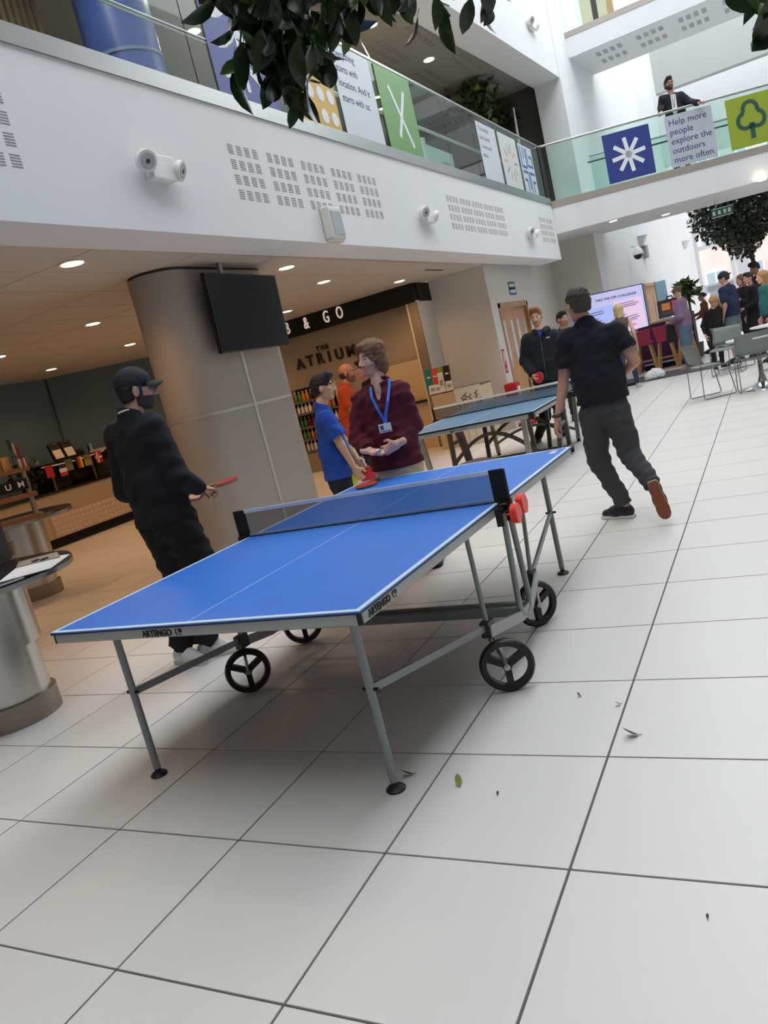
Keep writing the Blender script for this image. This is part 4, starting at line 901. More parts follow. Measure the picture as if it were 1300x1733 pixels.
st = dict(key='bridgeman', skin=(170, 118, 96), hair=('quiff', (24, 20, 22)), beard=1, beardcol=(58, 42, 38), glasses=True, top=dict(col=(26, 27, 30), t=.022, loose=.02, arm=.008, name='jacket'), legs=dict(col=(26, 28, 32)), shoes=DK)
P6, R6 = figure('person', 'bearded man in a dark jacket and white shirt leaning on the bridge rail', J, st, 1.0, .014)
MB().prism([tuple(a(1134.5, 160, -.14)), tuple(a(1143.5, 159, -.14)), tuple(a(1147, 188, -.20)), tuple(a(1143, 196, -.20)), tuple(a(1139, 190, -.20))], tuple(V3(sp.n)*.03)).build('shirt', M('white_shirt', (226, 226, 228), .8), P6)
MB().tube([tuple(a(1137, 160, -.15)), tuple(a(1141, 182, -.215))], .004, 5).tube([tuple(a(1142, 160, -.15)), tuple(a(1141.4, 182, -.215))], .004, 5).build('lanyard', BLACKM, P6)
# bat lying on the table
bat('table_tennis_bat', 'red bat lying flat on the far end of the blue table', onz(620, 820.5, .772), onz(641, 810, .772)-onz(620, 820.5, .772), (0, 0, 1), face=(206, 44, 40))
# ================================================================== cafe side
# ---- column
COLM = M('perforated_metal', (166, 158, 149), .55, .15, var=.05, scale=3, bump=.25, bscale=260)
def stadium(x, y0, y1, r, n=14):
    return [(x+r*math.cos(t), y1+r*math.sin(t)) for t in np.linspace(0, math.pi, n)]+[(x+r*math.cos(t), y0+r*math.sin(t)) for t in np.linspace(math.pi, 2*math.pi, n)]
def colring(mb, r, z0, z1): mb.prism([(x, y, z0) for x, y in stadium(-2.86, 2.38, 3.53, r)], (0, 0, z1-z0), True); return mb
colu = thing('column', 'wide rounded column clad in grey perforated metal carrying the wall screen', 'column', (-2.86, 2.95, 0))
zs1 = onx(433, 683, -2.58).z
colring(MB(), .272, 0, 2.835).build('core', M('column_core', (60, 56, 52), .8), colu)
colring(MB(), .28, .10, zs1-.012).build('cladding_panel', COLM, colu); colring(MB(), .28, zs1+.012, 2.79).build('cladding_panel', COLM, colu)
STRIP = M('joint_strip', (196, 190, 182), .35, .5)
colring(MB(), .284, zs1-.012, zs1+.012).build('joint_strip', STRIP, colu)
ys = onx(440, 715, -2.58).y
MB().box(-2.582, -2.574, ys-.02, ys+.02, .10, 2.79).build('joint_strip', STRIP, colu)
colring(MB(), .290, .0, .10).build('plinth', M('column_plinth', (120, 116, 110), .4, .6), colu)
# ---- screen on the column
tv = thing('wall_screen', 'black switched-off screen hanging in front of the column', 'screen', tuple(onx(420, 590, -2.44)))
c4 = [onx(345, 461, -2.40), onx(465, 466, -2.40), onx(491, 583, -2.46), onx(378, 598, -2.46)]
n_ = (c4[1]-c4[0]).cross(c4[3]-c4[0]).normalized()
if n_.x < 0: n_ = -n_
MB().prism(c4, -n_*.05).build('casing', BLACK, tv)
ctr = sum(c4, Vector())/4
MB().prism([ctr+(p-ctr)*.965+n_*.001 for p in c4], n_*.002).build('panel', M('screen_off', (10, 11, 13), .12, spec=.15), tv)
b0 = (c4[0]+c4[1])/2-n_*.05
MB().bar(b0+Vector((0, -.25, -.15)), b0+Vector((0, -.25, .11)), .05, .03).bar(b0+Vector((0, -.25, -.2)), b0+Vector((-.09, -.25, -.2)), .05, .06).build('bracket', M('bracket_grey', (150, 150, 150), .4, .6), tv)
# ---- recessed lights
LAMPW = M('lamp_warm', (255, 236, 200), .5, emit=9.)
def downlight(p, z, r, label, up=False, power=14., col=(1, .56, .26), grp='ceiling lights'):
    t = thing('ceiling_light', label, 'light', (p[0], p[1], z), 0, grp)
    MB().lathe([(r*.86, -.001), (r*1.12, -.004), (r*1.12, .0), (r*.86, .003)], (p[0], p[1], z), 24, cap=False).build('rim', M('light_rim', (226, 222, 214), .4), t)
    MB().lathe([(0, -.003), (r*.86, -.003), (r*.86, .001), (0, .001)], (p[0], p[1], z), 24).build('lens', LAMPW, t)
    if power:
        ld = bpy.data.lights.new('downlight', 'SPOT'); ld.energy = power; ld.color = col; ld.spot_size = math.radians(150); ld.spot_blend = .7; ld.shadow_soft_size = r
        lo = bpy.data.objects.new('bulb', ld); COL.objects.link(lo); lo.location = (p[0], p[1], z-.02); lo.parent = t; lo.matrix_parent_inverse = t.matrix_basis.inverted()
    return t
CL = [((122, 446), 'large round ceiling light nearest the camera above the black-capped man'), ((157, 548), 'ceiling light left of the column, above the cap'), ((220, 583), 'ceiling light just left of the column edge'),
      ((87, 625), 'ceiling light deep over the cafe counter'), ((485, 453), 'ceiling light right of the wall screen'), ((548, 477), 'ceiling light above the dark shop sign'), ((486, 527), 'ceiling light between screen and dark shop sign'),
      ((676, 476), 'ceiling light at the corner of the dark shop sign'), ((228, 614), 'faint ceiling light over the black cap'), ((-2, 604), 'ceiling light at the far left edge')]
PW = 31.
for (px, lb) in CL:
    q = onz(px[0], px[1], 2.815); downlight((q.x, q.y), 2.813, .095 if px[1] < 500 else .09, lb, power=PW)
for q in ((-4.9, .9), (-7.2, 1.2), (-4.9, -1.4), (-6.8, 7.9)): downlight(q, 2.813, .09, 'ceiling light out of sight over the cafe floor', power=PW, grp='hidden ceiling lights')
q = onz(735, 457, 2.813); tag(MB().box(q.x-.02, q.x+.02, q.y-.35, q.y+.35, 2.809, 2.815).build('air_slot', BLACKM), 'thin black air slot in the white soffit', 'vent')

# ---- GRAB & GO bulkhead and the wall under it
YS = 9.05; zb = ony(695, 513, YS).z
gg = thing('shop_sign', 'long black sign above the cafe shelves reading GRAB & GO', 'sign', (-5, YS, zb))
MB().box(-8.2, -3.257, YS, YS+.12, zb, 2.81).build('sign_board', BLACKM, gg); MB().box(-3.377, -3.225, YS+.12, 9.72, zb, 2.81).build('sign_return', BLACKM, gg)
LET = M('letters_cream', (232, 224, 208), .5, emit=.25)
pG = ony(567, 545, YS); hgt = (ony(573, 521, YS)-ony(578, 543, YS)).length
for ch, px, py in (('G', 662-330+0, 0),) if False else ():
    pass
def place(ch, x, y, size):       # letters stand where the photograph shows their lower left corner
    p = ony(x, y, YS-.012); return text('letter', ch, size, LET, p, (1, 0, 0), (0, 0, 1), gg, depth=.012, bold=.002, sx=.58)
for ch, x, y in (('B', 485, 566), ('&', 516, 557), ('G', 549, 547), ('O', 571, 540)): place(ch, x, y, .30)
for ch, dx in (('A', -.36), ('R', -.72), ('G', -1.08)):
    p = ony(485, 566, YS-.012); text('letter', ch, .30, LET, p+Vector((dx, 0, 0)), (1, 0, 0), (0, 0, 1), gg, depth=.012, bold=.002, sx=.58)
YW = 9.30
sg = thing('wall_lettering', 'dark letters reading THE ATRIUM on the brown cafe wall', 'sign', tuple(ony(560, 615, YW-.02)))
DL = M('letters_dark', (38, 36, 34), .5)
for ch, x, y in (('A', 504, 626), ('T', 521, 620), ('R', 538, 616), ('I', 557, 612), ('U', 569, 609), ('M', 588, 604)): text('letter', ch, .27, DL, ony(x, y, YW-.03), (1, 0, 0), (0, 0, 1), sg, depth=.015, bold=.008, sx=.95)
for ch, x, y in (('T', 536, 594.5), ('H', 544, 592.5), ('E', 552, 590.5)): text('letter', ch, .115, DL, ony(x, y, YW-.03), (1, 0, 0), (0, 0, 1), sg, depth=.012, bold=.003, sx=.95)
# post at the right end and the pale board
tag(MB().box(-3.40, -3.235, 9.02, 9.045, 0, zb).build('door_post', M('brown_post', (132, 116, 98), .7)), 'brown upright post beside the white return wall', 'post')
p0, p1 = ony(640, 640, 9.2), ony(722, 690, 9.2)
bd = thing('counter_screen', 'pale wooden board behind the shoulder of the man in maroon', 'board', (-3.9, 9.2, 0))
z_t = ony(690, 612, 9.2).z; MB().box(-4.55, -3.42, 9.15, 9.26, .86, z_t).build('panel', M('pale_board', (206, 182, 146), .6), bd)
MB().box(-4.55, -3.40, 9.08, 9.28, .82, .86).build('shelf_edge', BLACKM, bd); MB().box(-4.55, -3.42, 9.13, 9.27, .0, .82).build('base', M('pale_board', (206, 182, 146)), bd)
# ---- chiller with bottles
cx0, cx1 = ony(488, 690, 8.9).x, ony(585, 690, 8.9).x
ch = thing('drinks_chiller', 'open drinks chiller with dark shelves left of the man in the blue T-shirt', 'chiller', ((cx0+cx1)/2, 8.9, 0))
zt_ = ony(520, 655, 8.9).z
MB().box(cx0, cx1, 9.2, 9.28, 0, zt_).build('back', BLACKM, ch); MB().box(cx0, cx0+.04, 8.75, 9.2, 0, zt_).build('side', M('chiller_side', (188, 172, 148), .5), ch); MB().box(cx1-.04, cx1, 8.75, 9.2, 0, zt_).build('side', M('chiller_side', (188, 172, 148)), ch)
shz = [.40, .62, .85, 1.10, 1.32]
for z in shz:
    s_ = MB().box(cx0+.04, cx1-.04, 8.76, 9.2, z-.025, z).build('shelf', BLACKM, ch); MB().box(cx0+.05, cx1-.05, 8.752, 8.76, z-.03, z+.012).build('price_rail', M('price_rail', (92, 88, 84), .5), s_)
MB().box(cx0+.04, cx1-.04, 8.75, 9.2, 0, .36).build('base', M('chiller_base', (150, 132, 110), .5), ch)
bcols = [(196, 40, 40), (212, 212, 206), (232, 228, 216), (206, 36, 44), (90, 140, 60), (206, 130, 40), (60, 44, 36), (70, 120, 60), (120, 30, 34)]
bms = {}
CN = dict(zip(bcols, ('bright red', 'pale grey', 'cream', 'red', 'green', 'orange', 'dark brown', 'leaf green', 'maroon')))
ORD = ('first', 'second', 'third', 'fourth', 'fifth', 'sixth', 'seventh', 'eighth', 'ninth', 'tenth', 'eleventh', 'twelfth', 'thirteenth', 'fourteenth', 'fifteenth', 'sixteenth', 'seventeenth', 'eighteenth')
for rw, z in enumerate(shz):
    nb = int((cx1-cx0-.14)/.085)
    for k in range(nb):
        col = bcols[(k//2+rw*3) % len(bcols)]
        if col not in bms:
            mb = MB().lathe([(0, 0), (.03, 0), (.032, .01), (.032, .11), (.026, .135), (.013, .155), (.013, .172), (0, .172)], (0, 0, 0), 10); mb.mat(1).lathe([(0, .172), (.0145, .172), (.0145, .19), (0, .19)], (0, 0, 0), 10)
            bms[col] = mb.mesh('bottle', [M('bottle_%d_%d_%d' % col, col, .25), M('bottle_cap', (230, 230, 226), .5)])
        o = link('bottle', bms[col]); o.location = (cx0+.10+k*.085, 8.82, z+.001); tag(o, '%s bottle, %s from the left on the %s shelf of the drinks chiller' % (CN[col], ORD[k], ('bottom', 'second lowest', 'middle', 'second highest', 'top')[rw]), 'bottle', 'bottles in the drinks chiller')
# ---- leaflet cabinet
YC = 8.5; la, lb_ = ony(730, 671, YC), ony(812, 648, YC); zc = ony(750, 666, YC).z
cab = thing('leaflet_cabinet', 'low pale wood cabinet with a white panel of plant drawings beside the wall', 'cabinet', ((la.x+lb_.x)/2, YC, 0))
xm = ony(768, 662, YC).x
MB().box(la.x, xm, YC, 9.02, 0, zc).build('body', M('pale_board', (206, 182, 146)), cab)
MB().box(xm, lb_.x, YC+.005, 9.02, 0, zc).build('body_side', M('pale_board', (206, 182, 146)), cab)
dp = MB().box(xm+.002, lb_.x, YC-.012, YC+.004, 0, zc+.03).build('drawing_panel', M('drawing_paper', (222, 216, 202), .8), cab)
INK = M('drawing_ink', (54, 52, 48), .8)
for k, (fx, fz) in enumerate(((.10, .70), (.28, .80), (.40, .84), (.55, .80), (.80, .84), (.90, .72))):
    x = xm+(lb_.x-xm)*fx; mb = MB(); mb.tube([(x, YC-.014, fz-.30), (x+.01, YC-.014, fz-.12), (x-.006, YC-.014, fz)], .004, 5)
    for j in range(4): mb.prism([(x, YC-.015, fz-.10+.03*j), (x+(.035 if j % 2 else -.035), YC-.015, fz-.08+.03*j), (x+(.012 if j % 2 else -.012), YC-.015, fz-.065+.03*j)], (0, .002, 0))
    mb.build('drawing', INK, dp)
MB().box(la.x-.01, lb_.x, YC+.05, 9.03, zc, zc+.018).build('worktop', M('dark_top', (58, 54, 50), .5), cab)
for k in range(3): MB().box(xm+.1+.13*k, xm+.105+.13*k, YC-.013, YC+.004, .0, .5).build('groove', INK, dp)
pg = [((0, 124, 118), 727), ((206, 78, 56), 738), ((122, 160, 58), 747.5), ((30, 32, 34), 759)]
for (col, px), w_, tl, lbx in zip(pg, (.12, .11, .11, .115), (0, 0, 0, 0), ('teal', 'orange-red', 'green', 'black')):
    p = ony(px, 645, YC+.10); o = thing('leaflet', lbx+' leaflet standing on the pale wood cabinet', 'leaflet', (p.x, p.y, zc), 0, 'leaflets on the cabinet')
    MB().obox((p.x, YC+.10, zc+.26), (w_*.5, 0, 0), (0, .006, .0), (0, .03, .17)).build('cover', M('leaflet_%d_%d_%d' % col, col, .5), o)
    wm = M('leaflet_print', (226, 226, 222), .6)
    mb = MB(); mb.obox((p.x, YC+.085, zc+.16), (w_*.18, 0, 0), (0, .002, 0), (0, .008, .05)).obox((p.x, YC+.098, zc+.30), (w_*.25, 0, 0), (0, .002, 0), (0, .002, .012)); mb.build('print', wm, o)['kind'] = 'stuff'
hold = thing('leaflet_holder', 'clear plastic holder with white leaflets in front of the coloured ones', 'leaflet holder', (ony(748, 650, YC+.05).x, YC+.05, zc))
for px, hh, ww in ((733, .075, .07), (742, .07, .06), (750, .16, .05), (762, .08, .06)):
    p = ony(px, 660, YC+.04); MB().obox((p.x, YC+.045, zc+.02+hh), (ww, 0, 0), (0, .004, 0), (0, .012, hh)).build('white_leaflet', M('paper_white', (226, 226, 222), .7), hold)
    MB().obox((p.x, YC+.038, zc+.03+hh*.9), (ww*.5, 0, 0), (0, .002, 0), (0, .003, hh*.3)).build('print', M('print_grey', (150, 152, 150), .8), hold)
# ---- oak door in the left wall
FR = M('oak_frame', (172, 134, 90), .5, var=.1, scale=4)
dr = struct(thing('door_1', 'oak double door with slim glass panels', 'door', (XD, DY0, 0))); del dr['category']
MB().box(XD-.2, XD+.015, DY0-.06, DY0+.02, 0, DZ+.03).build('door_frame', FR, dr); MB().box(XD-.2, XD+.015, DY1-.02, DY1+.06, 0, DZ+.03).build('door_frame', FR, dr); MB().box(XD-.2, XD+.015, DY0-.06, DY1+.06, DZ-.05, DZ+.04).build('door_frame', FR, dr)
VG = M('vision_glass', (196, 192, 180), .1, spec=.6)
for (y0, y1) in ((DY0+.03, DY0+.88), (DY0+.89, DY1-.03)):
    lf = MB().box(XD-.09, XD-.045, y0, y1, .01, DZ-.06).build('door_leaf', OAK, dr); ym = y0+.14 if y0 < DY0+.5 else y0+.12
    MB().box(XD-.046, XD-.040, ym, ym+.13, 1.02, 1.86).build('glass_panel', VG, lf); MB().box(XD-.046, XD-.040, ym, ym+.13, .35, .72).build('glass_panel', M('dark_glass', (52, 46, 40), .1), lf)
    if y1-y0 > .8: MB().box(XD-.046, XD-.040, y1-.26, y1-.13, 1.02, 1.86).build('glass_panel', VG, lf)
    MB().tube([(XD-.02, y1-.05, .85), (XD-.02, y1-.05, 1.30)], .012, 8).build('pull_handle', STEEL, lf); MB().box(XD-.046, XD-.042, y1-.3, y1-.05, 1.28, 1.36).build('sign_plate', M('plate_blue', (150, 160, 168), .4), lf)
# signs beside the door
def xsign(name, label, px, py, w_, h_, col, lines=(), x=XD, txtc=(236, 236, 232)):
    p = onx(px, py, x+.006); t = thing(name, label, 'sign', tuple(p))
    MB().box(x, x+.008, p.y-w_/2, p.y+w_/2, p.z-h_/2, p.z+h_/2).build('plate', M('plate_%d_%d_%d' % col, col, .5), t)
    mb = MB()
    for (a0, a1, b0, b1) in lines: mb.box(x+.008, x+.010, p.y-w_/2+w_*a0, p.y-w_/2+w_*a1, p.z-h_/2+h_*b0, p.z-h_/2+h_*b1)
    if lines: mb.build('print', M('print_%d_%d_%d' % txtc, txtc, .6), t)['kind'] = 'stuff'
    return t
pr_ = [(.12, .25, .3, .7), (.34, .5, .3, .7), (.54, .7, .3, .75), (.76, .9, .3, .7)]
xsign('direction_sign', 'green sign above the oak door', 866, 483, .42, .13, (28, 112, 84), pr_); xsign('direction_sign', 'blue sign under the green one above the oak door', 868, 493, .42, .13, (52, 84, 140), pr_)
xsign('fire_notice', 'tall red and white fire notice left of the oak door', 855, 611, .14, .42, (176, 40, 48), [(.16, .34, .35, .92), (.6, .82, .5, .9), (.35, .65, .10, .2)])
p = onx(868, 663, XD+.1)
fx = thing('fire_extinguisher_box', 'red fire extinguisher box on the wall by the oak door', 'extinguisher box', (XD+.1, p.y, .5))
bevel(MB().box(XD+.002, XD+.22, p.y-.14, p.y+.14, .40, .80).build('case', M('fire_red', (176, 28, 34), .35), fx), .03, 3); MB().box(XD+.22, XD+.224, p.y-.07, p.y+.07, .55, .72).build('label_plate', M('paper_white', (226, 226, 222)), fx)
p = onz(898, 708, .02); rb = thing('red_bowl', 'red plastic disc on the floor under the far table', 'disc', (p.x, p.y, 0))
p = onz(893, 716)
MB().lathe([(0, .004), (.30, .004), (.33, .02), (.33, .05), (.30, .06), (.28, .035), (0, .025)], (p.x, p.y, 0), 28).build('dish', M('fire_red', (176, 28, 34)), rb)

# ---- tall steel drum tables
def drum(name, label, c, r, ztop, rt):
    t = thing(name, label, 'table', (c[0], c[1], 0)); h = ztop-.06
    MB().lathe([(0, 0), (r, 0), (r, .14), (0, .14)], (c[0], c[1], 0), 48).build('base_ring', M('steel_dull', (150, 142, 132), .42, .9, var=.1, scale=4), t)
    MB().lathe([(0, .14), (r*.90, .14), (r*.90, h*.55), (0, h*.55)], (c[0], c[1], 0), 48).build('lower_drum', STEEL2, t)
    MB().lathe([(0, h*.55), (r*1.03, h*.55), (r*1.03, h), (0, h)], (c[0], c[1], 0), 48).build('upper_drum', STEEL2, t)
    MB().lathe([(0, h), (rt*.9, h), (rt, h+.012), (rt, ztop-.02), (0, ztop-.02)], (c[0], c[1], 0), 56).build('rim', STEEL, t)
    MB().lathe([(0, ztop-.02), (rt*.99, ztop-.02), (rt*.995, ztop-.01), (rt*.98, ztop), (0, ztop)], (c[0], c[1], 0), 56).build('tabletop', M('black_laminate', (24, 23, 23), .22), t)
    return t
drum('drum_table', 'tall brushed steel drum table with round black top at the left edge', (-2.30, -.64), .265, .875, .575)
c2 = onz(84, 1012); drum('drum_table', 'second steel drum table with the wooden cup rack, further into the cafe', (-5.55, 2.15), .28, .90, .62)
# papers on the near table
ZD = .875
def sheet(name, label, corners, z, col, th=.002, cat='paper', group=None):
    ps = [onz(x, y, z) for x, y in corners]; o = MB().prism([Vector((p.x, p.y, z)) for p in ps], (0, 0, th)).build(name, M('sheet_%d_%d_%d' % col, col, .7)); return tag(o, label, cat, group)
sheet('paper_sheet', 'white sheet of paper lying on the near drum table', ((-4, 987), (86, 962), (119, 938), (42, 950)), ZD+.001, (226, 228, 232))
cb = thing('clipboard', 'grey clipboard with pens behind the white sheet', 'clipboard', tuple(onz(65, 948, ZD)))
ps = [onz(x, y, ZD+.004) for x, y in ((28, 961), (102, 943), (97, 935), (32, 952))]; MB().prism(ps, (0, 0, .005)).build('board', M('clipboard_grey', (150, 142, 134), .6), cb)
for q in ((60, 949), (75, 946)): p = onz(q[0], q[1], ZD+.012); MB().obox(p, (.012, 0, 0), (0, .02, 0), (0, 0, .005)).build('pen', BLACK, cb)
p = onz(20, 940, ZD); cup = thing('paper_cup', 'brown paper cup on the near drum table', 'cup', (p.x, p.y, ZD)); MB().lathe([(0, 0), (.030, 0), (.04, .095), (.042, .097), (.036, .095), (0, .09)], (p.x-.0, p.y, ZD), 20).build('cup_body', M('kraft', (128, 104, 82), .7), cup)
p = onz(-12, 962, ZD); bx = thing('planter_box', 'black box with a green plant at the left edge', 'planter', (p.x, p.y, ZD))
c_ = onz(-6, 955, ZD); MB().obox((c_.x-.03, c_.y, ZD+.135), (.07, .04, 0), (-.05, .09, 0), (0, 0, .135)).build('box', M('black_box', (24, 26, 30), .6), bx)
MB().obox((c_.x+.02, c_.y-.12, ZD+.03), (.09, .05, 0), (-.03, .05, 0), (0, 0, .03)).build('tray', DGREY, bx)
LEAFG = M('leaf_green', (52, 84, 40), .5, var=.3, scale=12)
lf = MB()
for k in range(26):
    a_ = random.uniform(0, 6.28); l_ = random.uniform(.05, .10); b_ = Vector((c_.x-.03+random.uniform(-.05, .05), c_.y+random.uniform(-.06, .06), ZD+.27)); d_ = Vector((math.cos(a_), math.sin(a_), random.uniform(.2, 1))).normalized(); s_ = d_.cross(Vector((0, 0, 1))).normalized()*.014
    lf.add([b_, b_+d_*l_*.5+s_, b_+d_*l_-Vector((0, 0, .02)), b_+d_*l_*.5-s_], [(0, 1, 2, 3)])
lf.build('foliage', LEAFG, bx)['kind'] = 'stuff'
# cup rack on the second table
tx, ty, tz = -5.55, 2.15, .90
rk = thing('cup_rack', 'wooden two-tier rack on the second drum table', 'rack', (tx, ty, tz))
WD = M('rack_wood', (138, 96, 58), .6, var=.12, scale=6)
rx = Vector((.55, .83, 0)).normalized(); ry = Vector((-rx.y, rx.x, 0))
rc = onz(32, 884, tz); rc = Vector((rc.x, rc.y, 0))
def rp(u, v, z): return rc+rx*u+ry*v+Vector((0, 0, z))
for z in (tz+.022, tz+.24, tz+.50): MB().obox(rp(-.12, 0, z), rx*.36, ry*.13, (0, 0, .02)).build('tier', WD, rk)
for u in (-.42, .18):
    for v in (-.10, .10): MB().obox(rp(u, v, tz+.25), rx*.018, ry*.018, (0, 0, .23)).build('upright', M('rack_post', (150, 138, 124), .6), rk)
MB().obox(rp(-.12, -.12, tz+.36), rx*.30, ry*.006, (0, 0, .055)).build('name_board', BLACKM, rk)
for ch_, u in (('I', -.10), ('U', -.0), ('M', .115)): text('letter', ch_, .085, M('lettering_white', (232, 234, 236), .6), rp(u-.03, -.130, tz+.335), rx, (0, 0, 1), rk, depth=.002, bold=.001)
for k in range(6):
    u, v = -.40+.090*k, -.04
    o = MB().lathe([(0, 0), (.036, 0), (.039, .02), (.041, .14), (.036, .14), (.034, .02), (0, .015)], rp(u, v, tz+.52), 18).build('paper_cup', M('cup_bamboo', (196, 152, 92), .6)); tag(o, 'tan cup, %s from the left in the row on the wooden rack' % ORD[k], 'cup', 'cups on the wooden rack')
o = thing('menu_stand', 'small block of striped leaflets at the end of the wooden rack', 'leaflets', rp(.17, -.05, tz+.50)); 
for k in range(4): MB().obox(rp(.175+.022*k, -.05, tz+.565), rx*.009, ry*.04, (0, 0, .045)).build('leaflet', M('leaf_stripe%d' % (k % 2), ((206, 196, 180), (130, 92, 64))[k % 2], .7), o)
# ---- service counter at the back
XC = -8.55
ct = thing('service_counter', 'long beige service counter with quilted lower panel at the back of the cafe', 'counter', (XC, 6, 0))
MB().box(XC-.55, XC, 3.2, 7.05, .16, .86).build('front', M('counter_beige', (178, 158, 134), .55), ct); MB().box(XC-.5, XC-.08, 3.2, 7.05, 0, .16).build('kickboard', BLACKM, ct); MB().box(XC-.6, XC+.03, 3.2, 7.1, .86, .90).build('worktop', M('black_laminate', (24, 23, 23)), ct)
qp = MB().box(XC, XC+.014, 5.0, 7.04, .17, .52).build('quilted_panel', M('quilt', (196, 172, 152), .5), ct)
qs = MB()
for i in range(21):
    for j in range(4):
        y, z = 5.05+i*.098, .215+j*.087; qs.add([(XC+.014, y-.04, z), (XC+.014, y, z-.038), (XC+.014, y+.04, z), (XC+.014, y, z+.038), (XC+.030, y, z)], [(0, 1, 4), (1, 2, 4), (2, 3, 4), (3, 0, 4)])
o = qs.build('quilting', M('quilt2', (206, 186, 170), .4), qp); o['kind'] = 'stuff'
gd = thing('glass_display', 'glass display case with black inside on the service counter', 'display case', (XC-.3, 6.2, .9))
g0, g1 = 5.35, 7.1
MB().box(XC-.56, XC-.52, g0, g1, .90, 1.32).build('back', BLACKM, gd); MB().box(XC-.56, XC-.06, g0, g1, 1.32, 1.345).build('top_shelf', BLACKM, gd)
for y in (g0, (g0+g1)/2, g1): MB().box(XC-.09, XC-.06, y-.015, y+.015, .90, 1.32).build('post', M('post_bronze', (120, 104, 88), .4, .6), gd)
MB().box(XC-.075, XC-.070, g0, g1, .92, 1.30).build('front_glass', CLEAR, gd); MB().box(XC-.50, XC-.10, (g0+g1)/2+.1, g1-.1, .90, 1.18).build('tray_stack', BLACKM, gd)
cd_ = Vector((XC-.03, 0, 0))
ends = [onx(70, 792, XC-.03), onx(176, 762, XC-.03)]
bn = thing('bunting', 'string of small national flags across the front of the display case', 'bunting', tuple(ends[0]))
MB().tube([ends[0]+(ends[1]-ends[0])*t-Vector((0, 0, .03*math.sin(math.pi*t))) for t in np.linspace(0, 1, 9)], .010, 5).build('string', M('string_white', (226, 220, 210), .8), bn)
FL = [((83, 795), [(176, 40, 40)], 'v'), ((106, 792), [(24, 34, 84), (224, 222, 216), (190, 40, 44)], 'h'), ((116, 783), [(90, 100, 80), (120, 110, 60)], 'h'), ((133, 779), [(24, 22, 22), (190, 40, 40), (220, 176, 40)], 'v'), ((147, 775), [(120, 110, 70), (150, 130, 80)], 'h'), ((166, 770), [(190, 36, 48)], 'x')]
for (px, py), cols, md in FL:
    p = onx(px, py, XC-.02); ft = MB().box(p.x-.001, p.x, p.y-.075, p.y+.075, p.z-.13, p.z+.06).build('flag', M('flag_%d_%d_%d' % cols[0], cols[0], .8), bn); n = len(cols)
    if md == 'x':
        MB().box(p.x, p.x+.002, p.y-.075, p.y+.075, p.z-.05, p.z-.02).box(p.x, p.x+.002, p.y-.03, p.y-.005, p.z-.13, p.z+.06).build('cross', M('flag_white', (228, 226, 220), .8), ft)
    else:
        for k in range(n):
            if md == 'h': MB().box(p.x, p.x+.002, p.y-.075, p.y+.075, p.z+.06-.19*(k+1)/n, p.z+.06-.19*k/n).build('stripe', M('flag_%d_%d_%d' % cols[k], cols[k], .8), ft)
            else: MB().box(p.x, p.x+.002, p.y-.075+.15*k/n, p.y-.075+.15*(k+1)/n, p.z-.13, p.z+.06).build('stripe', M('flag_%d_%d_%d' % cols[k], cols[k], .8), ft)
for px, py, lb in ((95, 765, 'white clipboard leaning on the display case, left of two'), (114, 758, 'white clipboard leaning on the display case, right of two')):
    p = onx(px, py, XC-.4); t = thing('clipboard', lb, 'clipboard', (p.x, p.y, 1.345))
    MB().obox((p.x, p.y, 1.345+.15), (.02, .0, .02), (0, .11, 0), (-.04, .0, .15)).build('board', M('board_black', (30, 26, 26), .6), t); MB().obox((p.x+.022, p.y, 1.345+.16), (.002, 0, .002), (0, .09, 0), (-.04, 0, .12)).build('sheet', M('paper_warm', (214, 202, 186), .8), t); MB().obox((p.x-.01, p.y, 1.345+.29), (.02, 0, 0), (0, .03, 0), (0, 0, .012)).build('clip', CHROME, t)
p = onx(151, 752, XC-.4); t = thing('steel_cup', 'shiny steel cup on top of the display case', 'cup', (p.x, p.y, 1.345)); MB().lathe([(0, 0), (.05, 0), (.055, .17), (.048, .17), (.045, .01), (0, .01)], (p.x, p.y, 1.345), 18).build('cup_body', CHROME, t)
p = onx(140, 762, XC-.45); t = thing('till', 'low black till beside the steel cup', 'till', (p.x, p.y, 1.345)); MB().box(p.x-.12, p.x+.05, p.y-.22, p.y-.02, 1.345, 1.43).box(p.x-.12, p.x+.02, p.y-.2, p.y-.04, 1.43, 1.46).build('casing', BLACK, t)
p = onx(172, 757, XC-.2); tag(MB().box(p.x-.1, p.x+.1, p.y-.2, p.y+.2, 1.35, 1.385).build('menu_card', M('paper_warm', (214, 202, 186))), 'pale menu card on the right end of the display case', 'card')
p = rp(.13, .08, tz+.70); t = thing('table_flag', 'small striped flag on a stick above the cup rack', 'flag', (p.x, p.y, p.z-.3)); MB().tube([(p.x, p.y, tz+.52), (p.x, p.y, p.z+.12)], .004, 6).build('stick', DGREY, t)
for k, c in enumerate(((60, 90, 70), (216, 206, 196), (176, 44, 44))): MB().prism([(p.x, p.y+.005+.03*k, p.z+.12-.03*k), (p.x, p.y+.035+.03*k, p.z+.10-.04*k), (p.x, p.y+.035+.03*k, p.z-.02-.04*k), (p.x, p.y+.005+.03*k, p.z+.02-.03*k)], (.006, 0, 0)).build('stripe', M('flag_%d_%d_%d' % c, c, .8), t)
